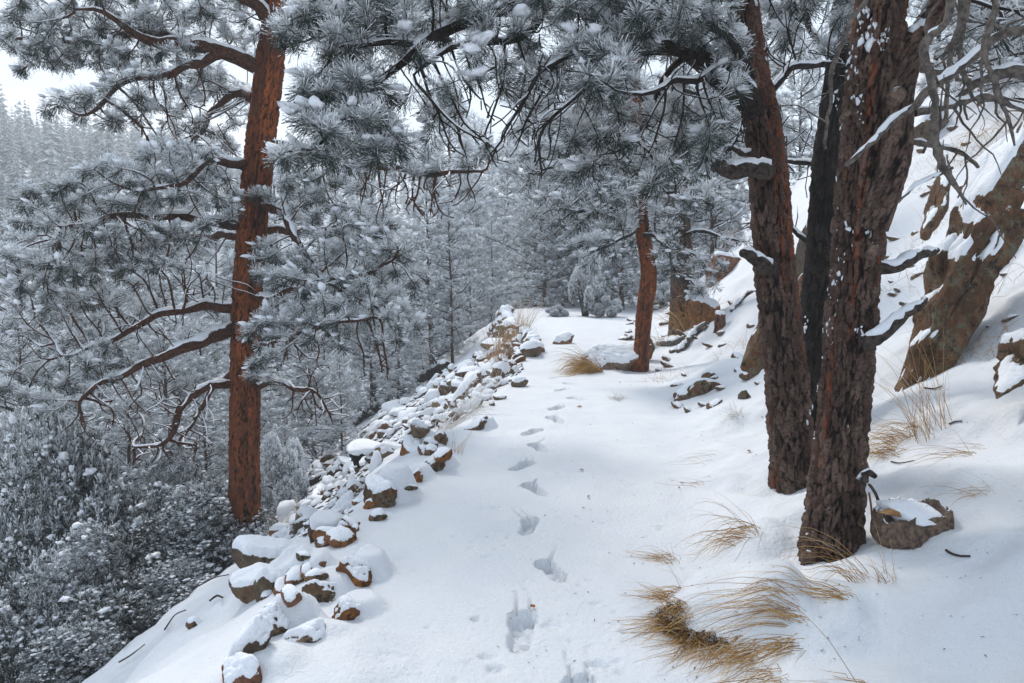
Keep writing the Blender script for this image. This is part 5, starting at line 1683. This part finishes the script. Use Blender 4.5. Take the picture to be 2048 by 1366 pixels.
# ------------------------------------------------------------------ scree below the path
SCP = []
for k in range(10):
    rg = rnd(2100 + k)
    P, F = rock_arrays(2100 + k, (.5, .30 + .14 * (k % 3) / 2, .20 + .16 * (k % 4) / 3), 3, 6, .09)
    kd = ['grey', 'brown', 'lichen', 'tan', 'orange'][k % 5]
    Q, F2 = snow_cap(P, F, .085, 60 + k, .38, .70)
    SCP.append((make_mesh("scree_stone", P, F, M_ROCK[kd], smooth=True), make_mesh("snow_cap", Q, F2, M_SNOW, smooth=True)))
poly = np.array([(1000, 690), (1050, 735), (985, 790), (930, 838), (860, 860), (790, 900), (735, 950), (700, 1030), (640, 1075), (545, 1075), (525, 1010), (640, 905), (790, 818), (895, 742)], float)
def in_poly(x, y):
    c = False
    for i in range(len(poly)):
        (x1, y1), (x2, y2) = poly[i], poly[i - 1]
        if (y1 > y) != (y2 > y) and x < (x2 - x1) * (y - y1) / (y2 - y1) + x1: c = not c
    return c
rgc = rnd(1700)
spots = []
while len(spots) < 1500:
    px, py = rgc.uniform(520, 1055), rgc.uniform(690, 1080)
    if in_poly(px, py): spots.append((px, py))
def tone_of(k): return ["grey", "brown", "lichened", "tan", "orange"][k % 5]
def zone(px, py):
    if px > 880: return "near the upright grass clump"
    if py < 880: return "on the upper scree"
    if px < 640: return "near the red pine's foot"
    return "on the middle of the scree"
pts3 = []
SPQ = RV([a for a, b in spots], [b for a, b in spots])
for i, (px, py) in enumerate(spots):
    q = SPQ[i]
    pts3.append((q, px, py, q[1] * rgc.lognormal(math.log(14.0), .55) / F_PX * 1.05))
pts3.sort(key=lambda t: -t[3] / t[0][1])
for i, (q, px, py, s) in enumerate(pts3[:280]):
    k = int(rgc.integers(10))
    r = ob("scree_stone", SCP[k][0], None, q + np.array([0, 0, .06 * s]))
    tag(r, f"{tone_of(k)} stone with snow on top lying {zone(px, py)}", "stone", f"{tone_of(k)} scree stones {zone(px, py)}")
    r.scale = (s, s, s * rgc.uniform(.7, 1.3))
    r.rotation_euler = (rgc.uniform(-.5, .5), rgc.uniform(-1.0, .35), rgc.uniform(-1.6, 1.6) + (math.pi if rgc.random() < .5 else 0) * 0)
    ob("snow_cap", SCP[k][1], r)
VV, FF, MI, nb = [], [], [], 0
SML = []
for k in range(8):
    P, F = rock_arrays(2200 + k, (.5, .38, .24), 2, 7, .08)
    n = vnormals(P, F); fz = n[F].mean(1)[:, 2]
    SML.append((P, F, (fz > .42).astype(int)))
for (q, px, py, s) in pts3[280:]:
    P, F, mi = SML[rgc.integers(8)]
    a = rgc.uniform(0, 6.28); ca, sa = math.cos(a), math.sin(a)
    Q = P @ np.array([[ca, sa, 0], [-sa, ca, 0], [0, 0, 1]]) * s
    t = -.5; ct, st_ = math.cos(t), math.sin(t)
    Q = Q @ np.array([[ct, 0, -st_], [0, 1, 0], [st_, 0, ct]])
    VV.append(Q + q + np.array([0, 0, .04 * s])); FF.append(F + nb); MI.append(mi); nb += len(P)
sc_ = ob("scree", make_mesh("scree", np.concatenate(VV), np.concatenate(FF), [M_ROCK['grey'], M_SNOW], smooth=True, mat_idx=np.concatenate(MI)))
sc_["kind"] = "stuff"; sc_["label"] = "small snow dusted rubble between the larger scree stones"

# ------------------------------------------------------------------ logs, stumps, twigs
def log_px(name, label, cat, pts, mat, seed, cap=1.0, lift=.5, branches=0):
    rows = []
    for (px, py, w_) in pts:
        q = R(px, py); r = w_ * q[1] / F_PX / 2
        rows.append([q[0], q[1], q[2] + r * lift, r])
    C = catmull(np.array(rows), .06); rg = rnd(seed)
    C[:, :3] += .012 * rg.standard_normal((len(C), 3)) * min(1, C[:, 3].max() * 8)
    C[:, 3] *= 1 + .08 * rg.standard_normal(len(C))
    t = Tubes(); t.add(C[:, :3], C[:, 3], 10 if C[:, 3].max() > .03 else 6)
    root = ob(name, t.mesh(name, mat))
    tag(root, label, cat)
    if cap:
        s = Tubes(); s.add_snow(C[:, :3], C[:, 3], rg, .9, 2.0 * cap)
        if not s.empty:
            so = ob("snow", s.mesh("snow", M_SNOW), root); so["kind"] = "stuff"
    for b in range(branches):
        i = rg.integers(2, len(C) - 2)
        dv = unit(np.array([rg.uniform(-1, .4), rg.uniform(-.6, .4), rg.uniform(.3, 1.2)]))
        P = [C[i, :3]]; L = rg.uniform(.4, 1.2)
        for j in range(7):
            dv = unit(dv + .25 * rg.standard_normal(3)); P.append(P[-1] + dv * L / 7)
        bt = Tubes(); bt.add(np.array(P), np.linspace(C[i, 3] * .35, .006, 8), 5)
        ob("branch", bt.mesh("branch", mat), root)
    return root

log_px("fallen_log", "dark fallen log with upturned branches along the foot of the scree", "log", [(892, 742, 26), (840, 768, 24), (790, 800, 22), (740, 830, 20), (700, 858, 14)], M_BRANCH, 3001, 1.0, .6, 9)
log_px("fallen_log", "orange brown rotten log pointing up the scree", "log", [(688, 930, 26), (668, 955, 26), (645, 985, 22), (625, 1005, 10)], M_LIMB_RED, 3002, .6, .6)
log_px("fallen_log", "long thin snowy pole lying across the scree", "log", [(655, 952, 15), (610, 975, 14), (570, 1000, 12), (545, 1012, 8)], M_BRANCH, 3003, 1.0)
log_px("fallen_log", "crooked stick lying above the red pine's foot", "log", [(648, 985, 12), (620, 1000, 12), (600, 1012, 12), (575, 1002, 8)], M_DEADWOOD, 3004, .8)
log_px("fallen_log", "snowy branch pile stick nearest the red pine", "log", [(600, 1015, 10), (560, 1040, 10), (530, 1062, 6)], M_BRANCH, 3005, .8, .6, 4)
log_px("fallen_log", "dark branch half sunk in snow below the wide topped block", "log", [(682, 1025, 10), (640, 1046, 11), (594, 1058, 9)], M_BRANCH, 3006, 1)
# hollow charred log: an arched open shell under snow
q = R(742, 925)
def hollow_log(q, k, label, rad, ang):
    t = np.linspace(-.15, 1.15, 13) * np.pi
    V, F = [], []
    n = 9
    for j in range(n):
        yy = j / (n - 1) * .55
        rr = rad * (1 + .08 * math.sin(j * 2.1 + k))
        for kk, r_ in enumerate((rr, rr * .80)):
            for a in t: V.append([r_ * math.cos(a), yy, r_ * math.sin(a) * .72])
    m = len(t)
    idx = lambda j, k_, a: (j * 2 + k_) * m + a
    for j in range(n - 1):
        for a in range(m - 1):
            F.append([idx(j, 0, a), idx(j, 0, a + 1), idx(j + 1, 0, a + 1), idx(j + 1, 0, a)])
            F.append([idx(j, 1, a), idx(j + 1, 1, a), idx(j + 1, 1, a + 1), idx(j, 1, a + 1)])
    for a in range(m - 1): F.append([idx(0, 0, a), idx(0, 1, a), idx(0, 1, a + 1), idx(0, 0, a + 1)])
    V = np.array(V) + .01 * rnd(k).standard_normal((len(V), 3))
    V = V @ rot_m((0, 0, ang)).T
    o = ob("hollow_log", make_mesh("hollow_log", V, np.array(F), M_BLACK, smooth=True), None, q)
    tag(o, label, "log")
    P, F2 = rock_arrays(3100 + k, (rad * 1.25, .42, rad * .35), 3, 8, .05)
    P = (P + np.array([0, .36, rad * .80])) @ rot_m((0, 0, ang)).T
    ob("snow_cap", make_mesh("snow_cap", P, F2, M_SNOW, smooth=True), o)
hollow_log(R(740, 924), 1, "larger black hollow log end, open like an arch under snow", .19, 25)
hollow_log(R(708, 938), 2, "smaller black hollow log end beside the larger one", .15, 35)

def post(name, label, px, py, wpx, hpx, mat, seed, cap=True, ax=0):
    q = R(px, py); k = q[1] / F_PX
    r, h = wpx * k / 2, hpx * k
    a = np.linspace(0, h, 9)
    C = np.stack([q[0] + ax * a, q[1] + 0 * a, q[2] + a - .06, r * (1 + .12 * np.exp(-a / .1))], 1)
    me, *_ = trunk_mesh(name, C, mat, seed, around=32, vstep=.025, cell=(.05, .25), depth=.02, flare=.1, lump=.02)
    o = ob(name, me); tag(o, label, "stump")
    if cap:
        P, F2 = rock_arrays(seed + 7, (r * 1.05, r * 1.05, .06), 3, 8, .05)
        ob("snow_cap", make_mesh("snow_cap", P + np.array([q[0] + ax * h, q[1], q[2] + h - .03]), F2, M_SNOW, smooth=True), o)
    return o
post("stump", "narrow weathered stump standing on the bank right of the sturdy pine", 1440, 660, 20, 38, M_BARK_DARK, 3201)
post("stump", "short brown stump at the outer end of the stone wall", 998, 678, 12, 20, M_BARK_MID, 3202)
log_px("fallen_branch", "snowy crooked root running down the bank from the narrow stump", "branch", [(1416, 652, 13), (1392, 668, 15), (1372, 690, 15), (1356, 706, 8)], M_DEADWOOD, 3007, 1, .6)
log_px("fallen_branch", "pale snow covered log end at the sturdy pine's foot", "branch", [(1372, 680, 14), (1345, 690, 14), (1318, 690, 10)], M_DEADWOOD, 3008, 1, .6)
log_px("fallen_branch", "thin bent branch on the bank above the narrow stump", "branch", [(1520, 585, 7), (1495, 590, 8), (1480, 605, 9), (1462, 625, 7)], M_DEADWOOD, 3009, 1, .8)

# cut stump beside the thick trunk: broken rim, hollow snowy top
q = R(1822, 1100); kS = q[1] / F_PX
st = thing("stump", "wide broken stump filled with snow, beside the thick dark trunk", "stump", (0, 0, 0))
cS = W(1818, 1060, q[1] + .13); cS[2] = Hs(cS[0], cS[1])
aS = np.linspace(0, 2 * np.pi, 96, endpoint=False)
rg = rnd(3300)
rx, ry = 66 * kS, 60 * kS
rad = 1 + .14 * np.cos(2 * aS + .6) + .10 * np.cos(3 * aS + 1.0) + .05 * np.cos(7 * aS) + .03 * rg.standard_normal(96)
topz = .145 + .03 * np.cos(aS - .6) + .025 * vnoise(np.stack([np.cos(aS) * 3, np.sin(aS) * 3, 0 * aS], 1), 5) + .02 * rg.random(96)
V, F = [], []
prof = [(0.94, -.25, 0), (1.02, .0, 0), (1.03, .35, 1), (1.0, .7, 1), (.97, 1.0, 1), (.86, .96, 1), (.78, .80, 1), (.4, .74, 1), (.05, .74, 1)]
for (m, hh, _) in prof:
    wv_ = 1 + .03 * vnoise(np.stack([np.cos(aS) * 14, np.sin(aS) * 14, 0 * aS + hh * 1.5], 1), 8) * (m > .9)
    V.append(np.stack([cS[0] + rx * rad * m * wv_ * np.cos(aS), cS[1] + ry * rad * m * wv_ * np.sin(aS), cS[2] + topz * hh], 1))
nn_ = 96
for j in range(len(prof) - 1):
    i0 = np.arange(nn_) + j * nn_; i1 = np.roll(i0, -1)
    F.append(np.stack([i0, i1, i1 + nn_, i0 + nn_], 1))
ob("wood", make_mesh("stump_wood", np.concatenate(V), np.concatenate(F), M_STUMP, smooth=True), st)
P, F2 = rock_arrays(3301, (rx * .86, ry * .84, .055), 5, 6, .05)
P[:, 0] += .012 * vnoise(P * 14, 3); P[:, 1] += .02 * vnoise(P * 14, 4)
ob("snow_cap", make_mesh("snow_cap", P + np.array([cS[0] + .02, cS[1] + .02, cS[2] + .125]), F2, M_SNOW, smooth=True), st)
for k, (px, py, ln, an) in enumerate(((1792, 1026, .10, -8), (1806, 1036, .09, 6), (1850, 1014, .07, 60))):
    c = W(px, py, cS[1] - .05 + .05 * k); c[2] = cS[2] + .155
    P, F2 = rock_arrays(3310 + k, (ln, .022, .018), 3, 8, .14)
    P = P @ rot_m((0, 4, an)).T
    o = ob("splinter", make_mesh("splinter", P + c, F2, M_CUT, smooth=True), st)

def small_stick(label, pts, w_, lift=.01, mat=None, name="twig"):
    rows = []
    for (px, py) in pts:
        q = R(px, py); rows.append([q[0], q[1], q[2] + lift, w_])
    C = catmull(np.array(rows), .03)
    t = Tubes(); t.add(C[:, :3], C[:, 3] * np.linspace(1, .7, len(C)), 5)
    tag(ob(name, t.mesh(name, mat or M_TWIG)), label, "twig")
small_stick("short black curved twig on snow right of the broken stump", [(1892, 1104), (1905, 1112), (1922, 1116), (1940, 1116)], .007)
small_stick("little black twig on snow behind the tall dry grass", [(1898, 851), (1910, 846), (1924, 845)], .006)
small_stick("dark twig on the snow above the broken stump", [(1782, 926), (1800, 929), (1828, 924)], .005)
small_stick("thin dark stick slanting above the flat slab by the red pine", [(586, 1076), (600, 1062), (616, 1050)], .007, .03)
small_stick("pale brown twig on the far bank under the leaning outcrop", [(1848, 778), (1868, 780), (1884, 774)], .007)
for k, (pts, lab) in enumerate([([(1752, 1040), (1758, 1010), (1750, 985), (1738, 968)], "bent bare sucker rising between the thick trunk and the stump"), ([(1745, 1045), (1742, 1010), (1738, 985)], "thin orange needles and twig hanging at the thick trunk's foot")]):
    rows = [[*W(px, py, DA - .02), .009 - .003 * k] for (px, py) in pts]
    C = catmull(np.array(rows), .03); t = Tubes(); t.add(C[:, :3], C[:, 3], 6)
    tag(ob("twig", t.mesh("twig", M_DEADWOOD if k == 0 else M_CUT)), lab, "twig")
# twigs poking from the lower snow bank
for k, pts in enumerate([[(238, 1336), (262, 1322), (290, 1300)], [(250, 1300), (262, 1270), (280, 1255)], [(420, 1215), (434, 1205), (446, 1210)], [(398, 1180), (430, 1164), (458, 1158)], [(330, 1270), (350, 1240), (372, 1230)]]):
    small_stick(["bare stick across the low snow bank, the longest", "pale stick leaning up by the dark junipers", "tiny crooked twig on the low snow bank", "bare twig beside the juniper at the red pine", "dark twig under the smaller juniper"][k], pts, .008, .05, M_DEADWOOD if k < 2 else M_TWIG)

# ------------------------------------------------------------------ dead leaves and cones on the snow
def leaf(label, px, py, s, seed):
    rg = rnd(seed); q = R(px, py)
    u = np.linspace(-1, 1, 9); v = np.linspace(-1, 1, 5)
    V = []
    for a in u:
        wd = (1 - abs(a) ** 2.2) * .48
        for b in v: V.append([a, b * wd, .35 * (b * wd) ** 2 * 2 + .18 * a * a + .05 * rg.standard_normal()])
    V = np.array(V) * s
    V = V @ rot_m((rg.uniform(-25, 25), rg.uniform(-15, 15), rg.uniform(0, 360))).T
    F = [[i * 5 + j, (i + 1) * 5 + j, (i + 1) * 5 + j + 1, i * 5 + j + 1] for i in range(8) for j in range(4)]
    o = ob("dead_leaf", make_mesh("dead_leaf", V, np.array(F), M_LEAF, smooth=True), None, q + np.array([0, 0, .012]))
    tag(o, label, "leaf")
leaf("rusty curled leaf on the path beside the footprints, the largest", 1163, 942, .030, 1)
leaf("small brown leaf on the path with a faint drag in the snow", 1177, 996, .022, 2)
leaf("dark crumpled leaf lying in the nearest footprint", 1066, 1217, .022, 3)
leaf("brown leaf by thin grass stems on the path's right side", 1364, 968, .022, 4)
leaf("crumpled dark leaf left of the arching pine's foot", 1498, 905, .032, 5)
leaf("tiny brown leaf just under the drag marked leaf", 1167, 1019, .012, 6)
leaf("brown leaf beside the footprints near the boulder", 1159, 815, .035, 7)
leaf("small leaf on snow below the slender pine", 1240, 766, .035, 8)
leaf("dark leaf on snow beside the wire thin grass", 1358, 978, .016, 9)

# ------------------------------------------------------------------ dry grass
def grass(label, px, py, n, L, mean, spread, seed, arch=1.0, radius=.06, w_=.0032, mat=None, frost=.0, name="grass_tussock", base=None, elong=(1, 1), ang=0, cat="grass", d=None, lift=.05, snow=0):
    """Bent blades from one root patch. mean: unit-ish blow direction (x,y,z)."""
    rg = rnd(seed)
    q = R(px, py) if d is None else W(px, py, d)
    a = rg.random(n) * 2 * np.pi; r = radius * np.sqrt(rg.random(n))
    lx, ly = r * np.cos(a) * elong[0], r * np.sin(a) * elong[1]
    ca, sa = math.cos(ang), math.sin(ang)
    bx, by = q[0] + lx * ca - ly * sa, q[1] + lx * sa + ly * ca
    bz = H(bx, by) - .015 if d is None else np.full(n, q[2])
    P = np.stack([bx, by, bz], 1)
    dv = unit(np.array(mean)[None] + spread * rg.standard_normal((n, 3)))
    dv[:, 2] = np.maximum(dv[:, 2], .08); dv = unit(dv)
    ln = L * (.30 + .95 * rg.random(n) ** 1.3)
    S = 7
    cur = P.copy(); pts = [cur.copy()]
    bend = arch * (.5 + .8 * rg.random(n))
    for s in range(S):
        cur = cur + dv * (ln / S)[:, None]
        pts.append(cur.copy())
        dv = dv.copy(); dv[:, 2] -= bend * .20 * (1 + .25 * s); dv += .05 * rg.standard_normal((n, 3)); dv = unit(dv)
    pts = np.stack(pts, 1)
    if d is None:
        g = H(pts[:, :, 0].ravel(), pts[:, :, 1].ravel()).reshape(n, S + 1)
        pts[:, 1:, 2] = np.maximum(pts[:, 1:, 2], g[:, 1:] + .004 + lift * rg.random((n, 1)) * np.linspace(.4, 1, S)[None])
    side = unit(np.cross(pts[:, -1] - pts[:, 0], rg.standard_normal((n, 3)) * .4 + np.array([0, -1, .6])))
    wd = (w_ * (.6 + .8 * rg.random(n)))[:, None] * np.linspace(1, .25, S + 1)[None]
    A = pts - side[:, None] * wd[..., None] / 2; B = pts + side[:, None] * wd[..., None] / 2
    V = np.stack([A, B], 2).reshape(-1, 3)
    i = (np.arange(n)[:, None] * (S + 1) + np.arange(S)[None]).ravel() * 2
    F = np.stack([i, i + 1, i + 3, i + 2], 1)
    fr = np.repeat(np.clip(frost + .25 * frost * rg.standard_normal(n) + (rg.random(n) < .04) * .5, 0, 1), (S + 1) * 2)
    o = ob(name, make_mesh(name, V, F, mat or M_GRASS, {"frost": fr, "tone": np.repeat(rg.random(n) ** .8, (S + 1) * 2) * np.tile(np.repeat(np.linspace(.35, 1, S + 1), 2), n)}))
    tag(o, label, cat)
    if snow:
        k = rg.integers(0, n, snow); j = rg.integers(1, 4, snow)
        V2, F2 = pads(pts[k, j] + np.array([0, 0, .012]), rg.standard_normal((snow, 3)), rg, .026, .26, 2, .02)
        so = ob("snow", make_mesh("snow", V2, F2, M_SNOW, smooth=True), o); so["kind"] = "stuff"
    return o

# the big drooping tussock by the path
gl = [
    ("dense straw tussock drooping off the left lip of the snow mound", 1352, 1240, 186, 0.29, (-1, -.7, .30), 0.40, .9, .07),
    ("dense dark straw tussock at the lowest lip of the snow mound", 1400, 1285, 204, 0.30, (-.75, -1, .25), 0.44, .9, .08),
    ("straw fringe along the bottom lip of the mound, swept left", 1490, 1300, 124, 0.38, (-1, -.8, .25), 0.32, 1.0, .07),
    ("long golden blades sweeping left from the mound's lower right", 1590, 1285, 55, 0.61, (-1, -.45, .25), 0.16, 1.0, .05),
    ("golden blades swept left across the middle of the mound", 1600, 1225, 68, 0.61, (-1, .12, .22), 0.14, .8, .05),
    ("thin golden blades swept left behind the middle of the mound", 1700, 1190, 37, 0.65, (-1, .1, .25), 0.14, .8, .05),
    ("ragged straw tuft at the mound's upper left", 1345, 1190, 74, 0.25, (-1, -.15, .35), 0.40, 1.0, .05),
    ("thin straw blades curling at the mound's top left corner", 1340, 1120, 49, 0.25, (-1, .1, .40), 0.46, 1.0, .06),
    ("wispy straw tuft left of the thick trunk", 1505, 1060, 68, 0.43, (-1, -.1, .35), 0.34, .9, .06),
    ("second wispy tuft lower beside it, flattened to snow", 1480, 1078, 37, 0.32, (-1, -.35, .2), 0.29, .9, .05),
    ("low straw blades at the picture's bottom edge", 1560, 1345, 31, 0.49, (-1, -.5, .28), 0.16, 1.0, .05),
    ("few bent straw blades at the bottom edge right of the tussock", 1720, 1370, 12, 0.43, (-1, .2, .3), 0.23, .9, .05),
]
for k, (lab, px, py, n, L, mean, sp, ar, rad_) in enumerate(gl):
    grass(lab, px, py, int(n * .75), L * 1.08, mean, sp, 4000 + k, ar, rad_ * 1.25, w_=.0034, snow=0)
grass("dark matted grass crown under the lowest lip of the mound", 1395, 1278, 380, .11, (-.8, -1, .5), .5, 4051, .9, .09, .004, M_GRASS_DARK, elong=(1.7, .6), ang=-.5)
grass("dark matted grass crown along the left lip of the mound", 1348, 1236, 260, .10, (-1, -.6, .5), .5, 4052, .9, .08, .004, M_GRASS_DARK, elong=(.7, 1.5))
grass("tall arching stems leaning left in front of the thick trunk's foot", 1722, 1160, 30, .52, (-.75, .05, .9), .16, 4101, 1.0, .05, .0036)
grass("upright tangle of reddish stems just left of the stump", 1775, 1160, 26, .24, (-.35, 0, 1), .25, 4102, .6, .05, .003)
grass("tall straight straw stems right of the thick trunk", 1862, 858, 70, .62, (-.28, .1, 1.2), .22, 4103, .45, .13, .004)
grass("low straw fan behind the thick trunk, spread to the left", 1810, 872, 110, .42, (-1, -.05, .55), .28, 4104, .7, .10, .0036)
grass("second low straw fan nearer the thick trunk", 1790, 905, 70, .36, (-1, -.15, .45), .25, 4105, .8, .10, .0034)
grass("thin flattened straw strands on the snow right of the fans", 1940, 905, 24, .40, (-1, .1, .25), .2, 4106, .6, .12, .003)
grass("pair of wispy strands on the bare snow right of the stump", 1975, 985, 16, .30, (-1, .1, .3), .2, 4107, .6, .05, .003)
grass("upright tan grass clump on the scree edge below the stone wall", 1005, 722, 300, 1.0, (.1, 0, 1.2), .30, 4201, .35, .26, .010, frost=.12, elong=(1.6, 1))
grass("second half of the upright tan clump, nearer the wall", 1035, 712, 200, .85, (.15, 0, 1.2), .28, 4202, .3, .22, .010, frost=.12)
grass("golden tussock drooping to the path from the pale boulder", 1188, 742, 420, .75, (-.8, -.45, .85), .30, 4203, 1.0, .18, .009)
grass("pale dry grass around the sturdy pine's foot", 1385, 655, 200, 1.0, (-.3, -.1, 1), .35, 4204, .6, .35, .010)
grass("dry grass under the orange boulder on the bank", 1408, 640, 120, .8, (-.5, -.2, .9), .35, 4205, .7, .3, .010)
grass("low pale grass behind the slender pine", 1318, 692, 90, .6, (-.6, -.2, .8), .4, 4206, .8, .25, .009, M_GRASS_PALE, .2)
grass("frosted pale grass on the slope beside the red pine's foot", 560, 1062, 220, .45, (.2, -.3, .8), .5, 4207, .9, .35, .006, M_GRASS_PALE, .45)
grass("frosted wispy grass on the scree edge by the triangular rock", 905, 850, 160, .55, (.5, -.1, .8), .4, 4208, .8, .3, .006, M_GRASS_PALE, .5)
grass("frosted wispy grass under the upright clump", 965, 792, 130, .5, (.2, -.1, .8), .5, 4209, .8, .35, .007, M_GRASS_PALE, .5)
grass("few reddish stems standing on the path edge past the triangular rock", 914, 906, 16, .28, (.05, 0, 1), .25, 4210, .4, .07, .0035)
grass("snowy pale grass knob at the right side of the path", 1472, 832, 60, .25, (-.5, -.1, .7), .5, 4211, .8, .06, .004, M_GRASS_PALE, .5)
grass("snowy weed clump right of the footprints below the slender pine", 1236, 800, 50, .2, (-.2, 0, 1), .6, 4212, .6, .1, .005, M_GRASS_PALE, .4)
grass("few thin straws lying on the path's right side", 1400, 965, 10, .34, (-1, .05, .2), .15, 4213, .5, .1, .003)
grass("sparse straws lying on the path beneath the arching pine", 1420, 915, 10, .36, (-1, .05, .2), .2, 4214, .5, .15, .003)
grass("yellowed dry grass patch high on the hillside", 1950, 285, 120, .5, (-.5, -.2, .8), .5, 4215, .8, .6, .008)
grass("brown weed stems on the bank below the leaning outcrop", 1985, 700, 60, .25, (-.4, -.1, .6), .6, 4216, .7, .25, .004)
for k, (px, py, lab) in enumerate([(1830, 560, "reddish wiry weed stems on the slope behind the thick trunk"), (1850, 470, "wiry stems beside the rock fin on the slope"), (1330, 760, "wiry weed stems on snow below the slender pine"), (1470, 700, "wiry weed stems at the bank's foot left of the mossy rock"), (1905, 640, "wiry stems along the shadow of the leaning outcrop")]):
    grass(lab, px, py, 50, .4, (-.3, -.1, .8), .6, 4300 + k, .6, .4, .0045, M_GRASS if k else M_GRASS_PALE, .1)

rgx = rnd(4400)
for k in range(14):
    px, py = rgx.uniform(1790, 2040), rgx.uniform(250, 600)
    grass("sparse wiry weed stems poking through snow on the steep bank", px, py, 26, .35, (-.4, -.1, .8), .6, 4500 + k, .6, .3, .0045, M_GRASS if k % 2 else M_GRASS_PALE, .15)["group"] = "wiry weeds on the steep bank"
# needle debris sprinkled over the path and bank
rgd = rnd(5000)
n = 330
pp = []
for k in range(n):
    px, py = rgd.uniform(900, 2048), rgd.uniform(780, 1366) if k % 2 else rgd.uniform(650, 900)
    if px < 1080 - (py - 780) * .4: continue
    pp.append((px, py))
pp = RV([a for a, b in pp], [b for a, b in pp]) + np.array([0, 0, .004])
a = rgd.random(len(pp)) * 6.28; L = rgd.uniform(.004, .014, len(pp)) * np.sqrt(pp[:, 1] / 4)
dx = np.stack([np.cos(a), np.sin(a), .3 * rgd.random(len(pp))], 1) * L[:, None]
sd = np.stack([-np.sin(a), np.cos(a), 0 * a], 1) * (.0016 * np.sqrt(pp[:, 1]))[:, None]
V = np.stack([pp - dx, pp + sd, pp + dx, pp - sd], 1).reshape(-1, 3)
db_ = ob("needle_litter", make_mesh("needle_litter", V, np.arange(len(pp) * 4).reshape(-1, 4), M_TWIG))
db_["kind"] = "stuff"; db_["label"] = "fallen needles and bark crumbs scattered on the snow"

# ------------------------------------------------------------------ the haze in the valley
hz_me = bpy.data.meshes.new("haze")
bm = bmesh.new(); bmesh.ops.create_cube(bm, size=1); bm.to_mesh(hz_me); bm.free()
hz = ob("haze", hz_me)
top_z = float(gz.max()) + 14
hz.scale = (2100, 1700, top_z + 60); hz.location = (0, 500, (top_z - 60) / 2)
hz["kind"] = "stuff"; hz["label"] = "pale winter haze hanging in the valley"
hm = bpy.data.materials.new("haze"); hm.use_nodes = True
ht = hm.node_tree; ht.nodes.clear()
ho = ht.nodes.new("ShaderNodeOutputMaterial"); hv = ht.nodes.new("ShaderNodeVolumePrincipled")
hv.inputs["Color"].default_value = (0.94, 0.97, 1.0, 1)
hv.inputs["Density"].default_value = 0.0019
hv.inputs["Anisotropy"].default_value = 0.2
ht.links.new(hv.outputs[0], ho.inputs["Volume"])
hz_me.materials.append(hm)
